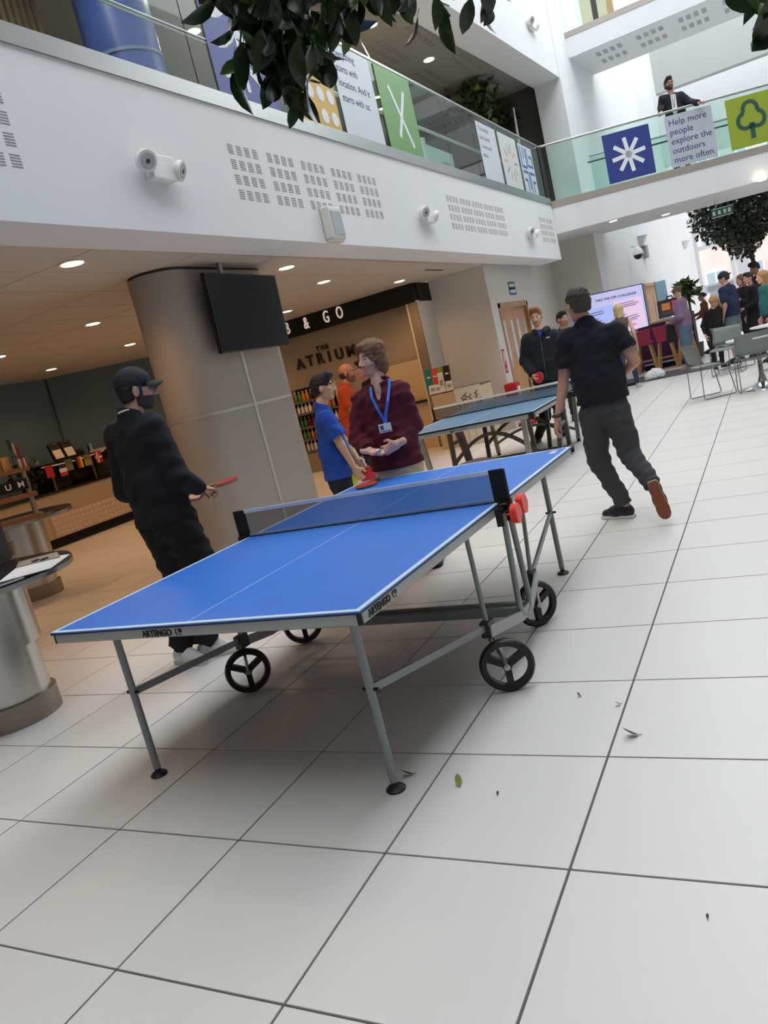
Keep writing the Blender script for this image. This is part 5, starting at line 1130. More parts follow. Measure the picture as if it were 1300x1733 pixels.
# potted greenery on the counter end
p = onx(42, 802, XC-.25); t = thing('counter_plant', 'dark leafy plant between the cup rack and the counter', 'plant', (p.x, p.y, .9)); lf = MB()
for k in range(260):
    b_ = Vector((p.x+random.gauss(0, .08), p.y+random.gauss(0, .14), 1.24+random.gauss(0, .12))); d_ = Vector((random.gauss(0, 1), random.gauss(0, 1), random.gauss(0, 1))).normalized(); s_ = d_.cross(Vector((.3, .5, 1))).normalized()*.03
    lf.add([b_, b_+d_*.05+s_, b_+d_*.11, b_+d_*.05-s_], [(0, 1, 2, 3)])
o = lf.build('foliage', M('leaf_dark', (40, 54, 34), .6, var=.3, scale=9), t); o['kind'] = 'stuff'
MB().lathe([(0, 0), (.10, 0), (.13, .20), (.11, .20), (0, .18)], (p.x, p.y, .90), 20).build('pot', M('pot_dark', (36, 34, 34), .6), t)
# ================================================================== balcony glass, posters and fittings on the white fronts
def facp(y, n, z): return Vector((XF(y)+n, y, z))
bal = thing('glass_balustrade', 'green-tinted glass balustrade with steel handrail along the left balcony', 'balustrade', tuple(facp(5, 0, ZS)))
seams = [-3.4, -2.3, -1.2, -.1, 1.03, 2.19, 3.32, 4.48, 5.58, 6.65, 7.74, 8.95, 10.0, 11.0, 12.0, YE]
for y0, y1 in zip(seams[:-1], seams[1:]):
    facbox(MB(), y0+.008, y1-.008, -.055, -.043, ZT+.02, ZR-.01).build('glass_pane', GLASS, bal)
facbox(MB(), -3.4, YE, -.065, -.033, ZR-.015, ZR+.012).build('top_rail', STEEL, bal)
MB().tube([facp(y, -.30, ZS+.62) for y in (-3, 6.5, YE-.1)], .02, 8).build('inner_rail', STEEL, bal)
# posters on the glass
def fposter(label, col, corners, deco=None, n=-.032, grp='posters on the balcony glass'):
    ps = [fac(x, y, n) for x, y in corners]; y0 = (ps[0].y+ps[3].y)/2; y1 = (ps[1].y+ps[2].y)/2; z0 = max(ZS+.0, (ps[2].z+ps[3].z)/2); z1 = min(ZR-.03, (ps[0].z+ps[1].z)/2)
    t = thing('poster', label, 'poster', tuple(facp((y0+y1)/2, n, z0)), 0, grp); facbox(MB(), y0, y1, n-.004, n, z0, z1).build('sheet', M('poster_%d_%d_%d' % col, col, .45), t)
    if deco: deco(t, y0, y1, z0, z1, n)
    return t
PW_ = M('print_white', (226, 230, 234), .6); PN = M('print_navy', (42, 52, 112), .6)
def stroke(t, pts, w_, m, P):        # flat bars drawn on a poster, pts in poster units
    mb = MB()
    for a_, b_ in zip(pts[:-1], pts[1:]):
        A, B = P(*a_), P(*b_); d_ = (B-A); L = d_.length
        if L < 1e-4: continue
        nn = P.n; sd = d_.cross(nn).normalized()*w_/2; mb.prism([A+sd, B+sd, B-sd, A-sd], nn*.0015)
    o = mb.build('print', m, t)
    if len(pts) > 2: o['kind'] = 'stuff'
    return o
class PP:
    def __init__(s, y0, y1, z0, z1, n): s.a = (y0, y1, z0, z1, n); s.n = Vector((1, 0, 0))
    def __call__(s, u, v): y0, y1, z0, z1, n = s.a; y = y0+(y1-y0)*u; return Vector((XF(y)+n+.0005, y, z0+(z1-z0)*v))
def tree_d(t, *a):
    P = PP(*a); stroke(t, [(.5, .08), (.5, .95)], .05, PW_, P)
    for v in (.30, .55, .80):
        for sg in (-1, 1): stroke(t, [(.5, v+.10), (.5+sg*.10, v-.02), (.5+sg*.24, v-.10), (.5+sg*.34, v-.12)], .07, PW_, P)
def dots_d(t, *a):
    P = PP(*a); mb = MB(); wd = (a[1]-a[0])
    for i in range(4):
        for j in range(4): c = P(.15+.24*i, .12+.24*j); mb.lathe([(0, 0), (.085*wd, 0), (.085*wd, .0015), (0, .0015)], c, 16, axis=(1, 0, 0))
    mb.build('print', PW_, t)['kind'] = 'stuff'
def text_d(lines, size, m=PN, top=.86, gap=1.35):
    def f(t, *a):
        P = PP(*a)
        for k, l in enumerate(lines): text('lettering', l, size, m, P(.08, top)-Vector((0, 0, size*gap*k)), (0.0137, 1, 0), (0, 0, 1), t, depth=.001)
    return f
def cross_d(t, *a): P = PP(*a); stroke(t, [(.30, .80), (.74, .12)], .06, PW_, P); stroke(t, [(.74, .80), (.36, .20)], .06, PW_, P)
def dash_d(t, *a):
    P = PP(*a)
    for k in range(10):
        an = 2*math.pi*k/10; stroke(t, [(.5+.18*math.cos(an), .5+.18*math.sin(an)), (.5+.36*math.cos(an), .5+.36*math.sin(an))], .035, M('print_orange', (226, 150, 84), .6) if k % 2 else M('print_taupe', (150, 140, 136), .6), P)
def geo_d(t, *a):
    P = PP(*a); m = M('print_blue', (70, 92, 160), .6)
    for pts in ([(.1, .95), (.1, .55), (.45, .55), (.45, .95)], [(.28, .95), (.28, .72)], [(.55, .95), (.55, .60), (.9, .60), (.9, .8), (.7, .8)], [(.1, .45), (.45, .45), (.45, .1)], [(.1, .28), (.3, .28), (.3, .05)], [(.55, .05), (.55, .45), (.92, .45)], [(.72, .05), (.72, .28), (.92, .28)]): stroke(t, pts, .05, m, P)
fposter('blue poster with a white fir tree behind the hanging leaves', (58, 74, 140), ((326, -60), (430, -25), (468, 186), (362, 150)), tree_d)
fposter('yellow poster with white dots on the balcony glass', (206, 160, 50), ((476, 40), (548, 66), (576, 222), (500, 198)), dots_d)
fposter('white poster reading Everything starts with location', (206, 212, 218), ((556, 71), (621, 99), (653, 246), (586, 226)), text_d(('Everything', 'starts with', 'location. And it', 'starts with us.'), .115))
fposter('green poster with two crossed white strokes', (104, 152, 84), ((632, 106), (692, 136), (717, 270), (662, 253)), cross_d)
fposter('white poster reading The invisible layer behind a connected nation', (200, 206, 212), ((804, 203), (838, 221), (854, 316), (824, 305)), text_d(('The invisible', 'layer behind', 'a connected', 'nation.'), .10, M('print_grey2', (112, 118, 138), .7)))
fposter('white poster with a ring of orange dashes', (204, 206, 206), ((842, 221), (874, 240), (886, 327), (858, 318)), dash_d)
fposter('white poster with blue angular lines at the balcony corner', (196, 204, 212), ((878, 244), (902, 254), (910, 336), (890, 330)), geo_d)

# emergency twin spot lights
def twinspot(c, ax, up, nor, label, s=1., mat=None):
    ax, up, nor = Vector(ax).normalized(), Vector(up).normalized(), Vector(nor).normalized(); c = Vector(c); m = mat or M('fitting_white', (228, 228, 226), .4)
    t = thing('emergency_light', label, 'emergency light', tuple(c), 0, 'twin emergency lights')
    bevel(MB().obox(c+nor*.045*s, ax*.125*s, nor*.045*s, up*.085*s).build('housing', m, t), .008, 2)
    for sg in (-1, 1):
        k = c+ax*sg*.165*s+nor*.075*s+up*(.03*s if sg < 0 else .0); d = (nor*.7+Vector((0, 0, -.35))+ax*sg*.25).normalized()
        h = MB().lathe([(0, -.035*s), (.045*s, -.035*s), (.075*s, .0), (.075*s, .035*s), (.066*s, .038*s), (0, .036*s)], k, 24, axis=d).build('lamp_head', m, t)
        MB().lathe([(0, .0), (.055*s, .0), (.055*s, .004), (0, .004)], k+d*.037*s, 20, axis=d).build('lens', M('lamp_lens', (176, 178, 180), .2), h); MB().lathe([(0, 0), (.016*s, 0), (.016*s, .004), (0, .004)], k+d*.040*s, 12, axis=d).build('bulb', DGREY, h)
        MB().tube([c+ax*sg*.12*s+nor*.03*s-up*.07*s, k-d*.02-up*.04*s], .014*s, 6).build('arm', m, t)
for px, lb in (((262, 290), 'large twin-lamp emergency light on the balcony front, nearest'), ((718, 368), 'middle twin-lamp emergency light on the balcony front'), ((896, 397), 'farthest twin-lamp emergency light on the balcony front')):
    p = fac(*px); twinspot(p, (.0137, 1, 0), (0, 0, 1), (1, 0, 0), lb)
p = onpl(897, 44, uf1, un); twinspot(p, ud, (0, 0, 1), un, 'twin-lamp emergency light on the upper white front', 1.0)
# speaker
p = fac(557, 384); spk = thing('wall_speaker', 'white speaker with grey grille on the balcony front', 'speaker', tuple(p))
mb = MB(); mb.prism([p+Vector((0, -.13, -.14)), p+Vector((0, .13, -.14)), p+Vector((0, .13, .17)), p+Vector((0, -.13, .17))], (.10, 0, 0)); bevel(mb.build('cabinet', M('speaker_cream', (222, 220, 212), .5), spk), .02, 3)
MB().prism([p+Vector((.10, -.10, -.10)), p+Vector((.10, .10, -.10)), p+Vector((.10, .10, .12)), p+Vector((.10, -.10, .12))], (.008, 0, 0)).build('grille', M('speaker_grille', (176, 180, 186), .7), spk)
MB().prism([p+Vector((0, -.12, -.16)), p+Vector((0, .12, -.16)), p+Vector((0, .12, -.14)), p+Vector((0, -.12, -.14))], (.07, 0, 0)).build('bracket', M('speaker_cream', (222, 220, 212)), spk)
# acoustic slots cut in the fronts
SLOT = M('slot_dark', (140, 140, 142), .9)
def slots(name, blocks, P, U, V, N, parent, w_, h_, n=5):
    mb = MB()
    for (u, v) in blocks:
        for k in range(n): c = P+U*u+V*(v+(k-(n-1)/2)*h_/n); mb.obox(c+N*.0004, U*w_/2, V*h_/n*.22, N*.001)
    o = mb.build(name, SLOT, parent); o['kind'] = 'stuff'; return o
fb = [(-1.80, 4), (2.28, 5), (7.08, 5), (11.70, 2)]
for y0, ng in fb:
    for g in range(ng):
        yy = y0+g*.565*(1 if ng == 5 and y0 < 5 else .90)
        bl_ = [(i*.115, -j*.122) for i in range(4) for j in range(4)]
        slots('acoustic_slots', bl_, facp(yy+.05, 0, 3.53), Vector((.0137, 1, 0)).normalized(), Vector((0, 0, 1)), Vector((1, 0, 0)), fascia, .075, .085)
for g in range(8):
    for r_ in range(2):
        slots('acoustic_slots', [(i*.15, 0) for i in range(4)], ubp(.55+g*.85, -.55-r_*.62, 7.0)-Vector((0, 0, .001)), UD, UN, Vector((0, 0, -1)), ubr, .09, .32, 6)
ceil_up = bpy.data.objects['ceiling_upper']
for gy in range(6):
    for gx in range(2):
        slots('acoustic_slots', [(i*.17, j*.17) for i in range(5) for j in range(7)], Vector((-2.3-gx*1.2, 3.2+gy*1.9, 6.419)), Vector((1, 0, 0)), Vector((0, 1, 0)), Vector((0, 0, -1)), ceil_up, .10, .11, 4)
# upper floor ceiling lights
for px, lb in (((328, 53), 'small ceiling light above the blue poster'), ((628, 42), 'ceiling light behind the hanging leaves'), ((726, 101), 'bright ceiling light above the green poster'), ((843, 172), 'ceiling light over the balcony plant')):
    q = onz(px[0], px[1], 6.415); downlight((q.x, q.y), 6.412, .10, lb, power=110, col=(1, .84, .64), grp='upper ceiling lights')
for q in ((-2.7, -.9), (-2.6, 1.9), (-3.0, 4.9)): downlight(q, 6.412, .10, 'added fill light out of sight over the upper floor', power=110, col=(1, .84, .64), grp='added upper fill lights')  # unseen lamps added to lift the dark upper floor
# ring lamp
q = onx(632, 178, -2.9); rl = thing('ring_lamp', 'thin glowing ring lamp seen through the balcony glass', 'lamp', tuple(q))
MB().tube([(q.x+.30*math.cos(t), q.y+.30*math.sin(t), q.z) for t in np.linspace(0, 2*math.pi, 33)], .014, 6).build('ring', M('lamp_ring', (255, 226, 180), .5, emit=3.), rl)
for t in (0., 2.1, 4.2): MB().tube([(q.x+.30*math.cos(t), q.y+.30*math.sin(t), q.z), (q.x, q.y, 6.42)], .003, 4).build('cable', STEEL, rl)
# blue pillar, booth and plants on the balcony floor
c_ = onx(196, 40, -3.3); bp_ = thing('blue_pillar', 'shiny round blue pillar on the upper floor', 'pillar', (c_.x, c_.y, 3.8))
MB().lathe([(0, 3.8), (.36, 3.8), (.36, 6.42), (0, 6.42)], (c_.x, c_.y, 0), 40).build('shaft', M('pillar_blue', (62, 92, 186), .35, var=.2, scale=1.5), bp_)
MB().lathe([(.365, 5.0), (.372, 5.0), (.372, 5.03), (.365, 5.03)], (c_.x, c_.y, 0), 40).build('band', M('pillar_band', (120, 140, 190), .3), bp_)
TEAL = M('teal_fabric', (74, 128, 132), .8)
q0 = fac(735, 262, -.9); bo = thing('booth_seat', 'pale teal booth seat behind the balcony glass', 'seat', (q0.x, q0.y, 3.8))
MB().box(q0.x-.9, q0.x-.1, q0.y-.1, q0.y+.0, 3.8, 5.0).build('side_panel', M('booth_pale', (168, 196, 200), .7), bo); MB().box(q0.x-.9, q0.x-.8, q0.y, q0.y+1.1, 3.8, 5.05).build('back', TEAL, bo); MB().box(q0.x-.8, q0.x-.1, q0.y, q0.y+1.1, 3.8, 4.3).build('cushion', TEAL, bo); MB().box(q0.x-.15, q0.x-.1, q0.y, q0.y+1.2, 3.8, 4.9).build('front_panel', M('booth_pale', (168, 196, 200)), bo)
def bush(name, label, c, n, sx, sz, ls, zbase, mats, pot=None, seed=1, cat='plant'):
    rnd = random.Random(seed); t = thing(name, label, cat, (c.x, c.y, zbase)); mb = MB(); st_ = MB()
    for k in range(9):
        a_ = rnd.uniform(0, 6.28); e_ = c+Vector((math.cos(a_)*sx*.8, math.sin(a_)*sx*.8, rnd.uniform(-.4, .8)*sz)); b_ = Vector((c.x, c.y, c.z-sz*1.2)); st_.tube([b_, (b_+e_)/2+Vector((0, 0, .1)), e_], [.014, .010, .005], 5)
    for k in range(n):
        cg = lambda s: max(-1.5*s, min(1.5*s, rnd.gauss(0, s))); b_ = c+Vector((cg(sx*.5), cg(sx*.5), cg(sz*.5))); d_ = Vector((rnd.gauss(0, 1), rnd.gauss(0, 1), rnd.gauss(-.2, .7))).normalized(); s_ = d_.cross(Vector((rnd.random(), rnd.random(), 1))).normalized()*ls*.26; L = ls*rnd.uniform(.7, 1.2)
        mb.mat(rnd.randrange(len(mats))); up_ = s_.cross(d_).normalized()*ls*.06
        mb.add([b_, b_+d_*L*.45+s_, b_+d_*L, b_+d_*L*.45-s_, b_+d_*L*.45-up_], [(0, 1, 4), (1, 2, 4), (2, 3, 4), (3, 0, 4)])
    o = mb.build('foliage', mats, t); o['kind'] = 'stuff'; st_.build('stems', M('stem_brown', (78, 64, 46), .8), t)
    if pot: MB().lathe([(0, zbase), (pot*.8, zbase), (pot, zbase+pot*2), (pot*.9, zbase+pot*2), (0, zbase+pot*1.8)], (c.x, c.y, 0), 20).build('pot', M('pot_grey', (90, 92, 92), .7), t); MB().tube([(c.x, c.y, zbase+pot), (c.x, c.y, c.z)], .03, 8).build('trunk', M('stem_brown', (78, 64, 46)), t)
    return t
LG1 = M('leaf_deep', (30, 48, 26), .45, var=.3, scale=9); LG2 = M('leaf_mid', (58, 88, 40), .45, var=.3, scale=9); LG3 = M('leaf_lime', (110, 140, 52), .45, var=.2, scale=9)
bush('balcony_plant', 'leafy potted plant rising above the balcony handrail', fac(800, 172, -1.0), 230, .52, .40, .22, 3.8, [LG1, LG1, LG2, LG3], .28, 3)
bush('balcony_plant', 'second potted plant with reaching leaves near the pier', fac(846, 206, -.9), 110, .32, .22, .22, 3.8, [LG1, LG2], .25, 5)
p0 = fac(876, 236, -.35); p1 = fac(868, 183, -.35); tag(MB().tube([p0-Vector((0, 0, .9)), p1], .028, 10).build('steel_post', STEEL), 'upright steel post behind the balcony corner', 'post')

# ================================================================== bridge balustrade
bb = thing('glass_balustrade', 'glass balustrade with slim handrail across the lower bridge', 'balustrade', tuple(brp(3, 0, ZBS)))
BW = 1.28
for k in range(7): brbox(MB(), .02+k*BW, .02+(k+1)*BW-.016, -.035, -.023, ZBT+.02, ZBR-.01).build('glass_pane', GLASS, bb)
MB().tube([brp(-.1, -.03, ZBR), brp(9.4, -.03, ZBR)], .024, 10).build('top_rail', STEEL, bb)
MB().tube([brp(.9, -.30, ZBT+.72), brp(9.4, -.30, ZBT+.72)], .018, 8).build('inner_rail', M('rail_dark', (90, 92, 94), .4, .8), bb)
brbox(MB(), -.06, .0, -.10, .0, ZBT, ZBR).build('end_post', DGREY, bb)
b2 = thing('glass_balustrade', 'glass balustrade on the far side of the lower bridge', 'balustrade', tuple(brp(3, -2, ZBS)))
for k in range(7): brbox(MB(), .02+k*BW, .02+(k+1)*BW-.016, -2.18, -2.168, ZBT, ZBR-.01).build('glass_pane', GLASS, b2)
MB().tube([brp(0, -2.17, ZBR), brp(9.4, -2.17, ZBR)], .024, 10).build('top_rail', STEEL, b2)
class BP:
    def __init__(s, a): s.a = a; s.n = BN.copy()
    def __call__(s, u, v): s0, s1, z0, z1 = s.a; return brp(s0+(s1-s0)*u, -.0165, z0+(z1-z0)*v)
def sof(p): return (p-brp(0, 0, p.z)).dot(BD)
def bposter(label, col, corners, deco):
    ps = [br(x, y, -.02) for x, y in corners]; s0 = (sof(ps[0])+sof(ps[3]))/2; s1 = (sof(ps[1])+sof(ps[2]))/2; z0 = max(ZBS, (ps[2].z+ps[3].z)/2); z1 = min(ZBR-.04, (ps[0].z+ps[1].z)/2)
    t = thing('poster', label, 'poster', tuple(brp((s0+s1)/2, 0, z0)), 0, 'posters on the bridge glass'); brbox(MB(), s0, s1, -.022, -.018, z0, z1).build('sheet', M('poster_%d_%d_%d' % col, col, .45), t); deco(t, BP((s0, s1, z0, z1)))
def star_d(t, P):
    asp = (P.a[1]-P.a[0])/(P.a[3]-P.a[2])
    for k in range(8):
        an = math.radians(8+45*k); stroke(t, [(.5, .5), (.5+.36*math.cos(an), .5+.36*math.sin(an)*asp)], .075, PW_, P)
def help_d(t, P):
    for k, l in enumerate(('Help more', 'people', 'explore the', 'outdoors', 'more often.')): text('lettering', l, .165, PN, P(.07, .80)-Vector((0, 0, .172*k)), BD, (0, 0, 1), t, depth=.001)
def oak_d(t, P):
    m = M('print_darkgreen', (36, 84, 70), .6); pts = []
    cs = ((-.135, -.07, .150), (.135, -.07, .150), (0, .135, .155))
    for k in range(73):
        an = math.radians(-90+5*k); d0, d1 = math.cos(an), math.sin(an); r = .10
        for cx, cy, cr in cs:
            b = cx*d0+cy*d1; q = b*b-(cx*cx+cy*cy-cr*cr)
            if q > 0: r = max(r, b+math.sqrt(q))
        pts.append((.5+r*d0, .58+r*d1))
    stroke(t, pts, .075, m, P); stroke(t, [(.5, .40), (.5, .14)], .09, m, P); stroke(t, [(.5, .40), (.44, .34)], .06, m, P); stroke(t, [(.5, .40), (.56, .34)], .06, m, P)
bposter('dark blue poster with a white eight-armed star on the bridge', (48, 62, 132), ((1018, 230), (1098, 209), (1110, 292), (1032, 312)), star_d)
bposter('pale grey poster reading Help more people explore the outdoors more often', (180, 186, 196), ((1123, 199), (1205, 176), (1214, 265), (1138, 285)), help_d)
bposter('lime green poster with a dark green tree outline on the bridge', (146, 162, 48), ((1227, 170), (1306, 150), (1316, 235), (1238, 256)), oak_d)
# downlights under the bridge, exit sign
for px, lb in (((1038, 374), 'ceiling light under the bridge, left'), ((1127, 363), 'ceiling light under the bridge, middle'), ((1290, 305), 'ceiling light under the bridge at the right edge')):
    q = onz(px[0], px[1], ZBB-.002); downlight((q.x, q.y), ZBB-.002, .085, lb, power=8, col=(1, .9, .78), grp='lights under the bridge')
EX = thing('exit_sign', 'green and white exit sign hanging under the bridge', 'sign', tuple(brp(4, -1.2, ZBB-.3)))
e0, e1, e2, e3 = [br(x, y, -1.2) for x, y in ((1204, 356), (1240, 346), (1241, 360), (1206, 370))]
MB().prism([e0, e1, e2, e3], -BN*.02).build('plate', M('exit_green', (40, 110, 84), .5), EX)
mb = MB()
for u in (.10, .36, .62, .84):
    c = e3+(e2-e3)*u+(e0-e3)*.5; mb.obox(c+BN*.002, (e1-e0)*.06, BN*.001, Vector((0, 0, .04)))
mb.bar(e0, e1, .004, .012).bar(e3, e2, .004, .012).build('pictogram', PW_, EX)['kind'] = 'stuff'
for u in (.2, .8): q = e0+(e1-e0)*u; MB().tube([q, Vector((q.x, q.y, ZBB))], .004, 5).build('hanger', STEEL, EX)
# ================================================================== upper bridge balustrade
ut = thing('glass_balustrade', 'glass balustrade on the topmost bridge', 'balustrade', tuple(ubp(3, 0, zs)))
for k in range(6): ubbox(MB(), .0+k*1.3, (k+1)*1.3-.016, -.035, -.023, zt, zs+1.05).build('glass_pane', GLASS, ut)
MB().tube([ubp(.9, -.35, zs+.42), ubp(8, -.35, zs+.42)], .018, 8).build('inner_rail', M('rail_dark', (90, 92, 94)), ut)
dd = thing('upper_door', 'light wooden door with slim windows on the topmost bridge', 'door', tuple(ubp(.4, -1.7, zt)))
ubbox(MB(), -.4, .75, -1.86, -1.80, zt, zt+2.2).build('door_leaf', M('pale_oak', (196, 178, 152), .5), dd); ubbox(MB(), .72, .84, -1.9, -1.78, zt, zt+2.3).build('door_frame', FR, dd)
for s_ in (.0, .38): ubbox(MB(), s_, s_+.12, -1.80, -1.795, zt+.3, zt+1.9).build('glass_panel', M('dark_glass', (52, 46, 40)), dd)
# ================================================================== far right: bar, chairs, glazed end
# ---- door in the long wall
d2 = struct(thing('door_2', 'oak door in the long white wall', 'door', tuple(SW0+SWD*D0))); del d2['category']
swbox(MB(), D0-.05, D0+.03, -.2, .015, 0, 2.09).build('door_frame', FR, d2); swbox(MB(), D1-.03, D1+.05, -.2, .015, 0, 2.09).build('door_frame', FR, d2); swbox(MB(), D0-.05, D1+.05, -.2, .015, 2.02, 2.10).build('door_frame', FR, d2)
for a_, b_ in ((D0+.03, (D0+D1)/2-.005), ((D0+D1)/2+.005, D1-.03)):
    lf = swbox(MB(), a_, b_, -.10, -.05, .01, 2.02).build('door_leaf', OAK, d2); swbox(MB(), a_+.25, a_+.38, -.05, -.045, .9, 1.8).build('glass_panel', M('dark_glass', (52, 46, 40)), lf)
# blue screen panel
q = sw(1123, 510, .35); bpn = thing('blue_panel', 'tall pale blue panel beside the oak door at the bar', 'panel', (q.x, q.y, 0))
zt3 = onpl(1128, 473, q, FWD).z
MB().box(q.x-.13, q.x+.13, q.y-.03, q.y+.03, .05, zt3).build('board', M('panel_blue', (178, 214, 240), .6), bpn); MB().box(q.x-.15, q.x-.13, q.y-.035, q.y+.035, 0, zt3+.02).build('edge', M('panel_edge', (110, 130, 140), .5), bpn); MB().box(q.x-.15, q.x+.15, q.y-.2, q.y+.2, 0, .05).build('foot', DGREY, bpn)
# ---- wall lights and camera dome
def sconce(px, py, s, label):
    c = sw(px, py, .0); t = thing('wall_light', label, 'wall light', tuple(c), 0, 'wall lights'); pf = []
    for k in range(13):
        a_ = math.pi*k/12; pf.append(c+SWD*(-.26*s*math.cos(a_))+SWN*(.20*s*math.sin(a_)))
    lo = [c+(p-c)*.35-Vector((0, 0, .15*s)) for p in pf]; n = len(pf)
    MB().add([p+Vector((0, 0, .10*s)) for p in pf]+lo, [(k, k+1, n+k+1, n+k) for k in range(n-1)]+[tuple(range(n)), tuple(reversed(range(n, 2*n))), (0, n, 2*n-1, n-1)]).build('shade', M('sconce_white', (214, 216, 214), .5), t)
    MB().obox(c-Vector((0, 0, .05))+SWN*.01, SWD*.06, SWN*.012, (0, 0, .08)).build('back_plate', M('sconce_white', (214, 216, 214)), t); return t
sconce(1083, 407, 1.0, 'white half-bowl wall light above the dome camera'); sconce(1157, 414, 1.0, 'farther white half-bowl wall light on the long wall')
c = sw(1080, 431, .22); cc = thing('dome_camera', 'white dome camera with dark eye on the long wall', 'camera', tuple(c))
MB().lathe([(0, .16), (.05, .15), (.11, .08), (.13, 0), (.13, -.03), (0, -.03)], c+Vector((0, 0, .03)), 20).build('housing', M('fitting_white', (228, 228, 226)), cc); MB().lathe([(.115, 0), (.10, -.06), (.06, -.10), (0, -.115)], c, 20, cap=False).build('dome', M('dome_dark', (26, 26, 30), .1), cc)
MB().tube([c+Vector((0, 0, .16)), c+Vector((0, 0, .22))-SWN*.03, c+Vector((0, 0, .24))-SWN*.13], .03, 8).build('arm', M('fitting_white', (228, 228, 226)), cc)
c = sw(1093, 426, .06); tag(MB().obox(c, SWD*.13, SWN*.05, (0, 0, .16)).build('sensor_box', M('sensor_grey', (150, 152, 152), .6)), 'small grey box beside the dome camera', 'sensor')
# ---- presentation screen
YTV = 13.5
s4 = [ony(972, 506, YTV), ony(1086, 481, YTV), ony(1098, 551, YTV), ony(985, 585, YTV)]
scr = thing('presentation_screen', 'large lit screen reading TAKE THE CPR CHALLENGE', 'screen', (s4[3].x+.5, YTV, 0))
def sp4(u, v, n=0.): return (s4[3]*(1-u)+s4[2]*u)*(1-v)+(s4[0]*(1-u)+s4[1]*u)*v+Vector((0, -n, 0))
def spanel(name, u0, u1, v0, v1, n, m, parent, th=.004): return MB().prism([sp4(u0, v0, n), sp4(u1, v0, n), sp4(u1, v1, n), sp4(u0, v1, n)], (0, -th, 0)).build(name, m, parent)
spanel('casing', -.012, 1.012, -.02, 1.02, -.06, BLACK, scr, .06)
spanel('display', 0, 1, 0, 1, 0, M('screen_lilac', (186, 186, 226), .3, emit=.35), scr)
spanel('slide_block', .06, .54, .02, .70, .004, M('slide_blue', (166, 178, 236), .3, emit=.35), scr); spanel('slide_block', .56, .97, .02, .74, .004, M('slide_pink', (222, 194, 222), .3, emit=.35), scr)
xd_ = (s4[1]-s4[0]).normalized(); TXT = M('slide_text', (34, 30, 90), .5)
text('lettering', 'TAKE THE CPR CHALLENGE', .066, TXT, sp4(.30, .83, .006), xd_, (0, 0, 1), scr, depth=.001, bold=.0015)
for (u, v, w_) in ((.60, .66, .26), (.58, .61, .34), (.58, .57, .30), (.60, .40, .12), (.60, .33, .28), (.60, .28, .30), (.60, .24, .26), (.62, .12, .22), (.18, .60, .22), (.16, .55, .24), (.22, .46, .10), (.20, .40, .16), (.20, .34, .2), (.2, .2, .2)):
    spanel('text_line', u, u+w_, v, v+.016, .009, M('slide_text2', (112, 104, 150), .5), scr, .002)
ctr = sp4(.5, 0); MB().tube([ctr+Vector((0, .05, .2)), Vector((ctr.x, YTV+.05, .08))], .04, 10).box(ctr.x-.4, ctr.x+.3, YTV-.05, YTV+.17, .0, .06).build('stand', BLACK, scr)
# ---- bar
YB = 16.6; ZBAR = 1.08
xb0, xb1 = ony(1080, 560, YB).x, ony(1166, 545, YB).x
bar = thing('bar_counter', 'high bar with purple front and pale wooden top', 'counter', ((xb0+xb1)/2, YB, 0))
zb0 = ony(1100, 546, YB).z; ZBAR = zb0
MB().box(xb0, xb1, YB, YB+.55, .16, ZBAR-.05).build('front', M('bar_purple', (92, 40, 92), .5), bar); MB().box(xb0, xb1+.02, YB-.06, YB+.6, ZBAR-.05, ZBAR).build('worktop', M('pale_oak', (196, 178, 152)), bar); MB().box(xb0, xb1, YB-.02, YB+.5, .12, .16).build('foot_rail', M('line_white', (206, 226, 244)), bar); MB().box(xb0, xb1, YB+.05, YB+.5, 0, .12).build('kickboard', BLACKM, bar)
MB().box(xb1-.06, xb1+.06, YB-.1, YB+.6, 0, ZBAR+.02).build('end_panel', M('end_panel', (176, 164, 150), .6), bar); MB().box(xb1+.06, xb1+.10, YB-.12, YB+.6, 0, ZBAR+.03).build('end_edge', BLACKM, bar)
PINK = M('stool_pink', (170, 56, 80), .7)
def stool(px, label):
    c = ony(px, 625, YB-.42); t = thing('bar_stool', label, 'stool', (c.x, c.y, 0), 0, 'pink bar stools'); zs_ = .66
    for sx in (-1, 1):
        for sy in (-1, 1): MB().bar((c.x+sx*.21, c.y+sy*.20, .0), (c.x+sx*.12, c.y+sy*.14, zs_), .05, .05, up=(0, 1, 0)).build('leg', OAK, t)
    MB().bar((c.x-.22, c.y-.2, .28), (c.x+.22, c.y-.2, .28), .03, .03).build('footrest', OAK, t)
    bevel(MB().box(c.x-.17, c.x+.17, c.y-.2, c.y+.2, zs_-.02, zs_+.06).build('seat', PINK, t), .02, 2)
    b_ = MB(); b_.hexa([(c.x-.17, c.y-.21, zs_+.04), (c.x+.17, c.y-.21, zs_+.04), (c.x+.17, c.y-.16, zs_+.04), (c.x-.17, c.y-.16, zs_+.04), (c.x-.20, c.y-.27, zs_+.34), (c.x+.20, c.y-.27, zs_+.34), (c.x+.20, c.y-.23, zs_+.34), (c.x-.20, c.y-.23, zs_+.34)]); bevel(b_.build('backrest', PINK, t), .015, 2)
stool(1099, 'pink bar stool with wooden legs, left, partly behind the screen'); stool(1134, 'pink bar stool with wooden legs in the middle'); stool(1170, 'pink bar stool with wooden legs behind the girl in lilac')
c = ony(1140, 528, YB+.1); mo = thing('open_case', 'small screen in a dark case on the bar', 'screen', (c.x, c.y, ZBAR)); w_ = .33; zc_ = ZBAR+.035
MB().obox((c.x, c.y, zc_+.20), (w_, 0, 0), (0, .03, 0), (0, .06, .20)).build('casing', BLACK, mo); MB().obox((c.x, c.y-.035, zc_+.20), (w_*.9, 0, 0), (0, .003, 0), (0, .055, .17)).build('display', M('display_dark', (60, 50, 52), .3), mo)
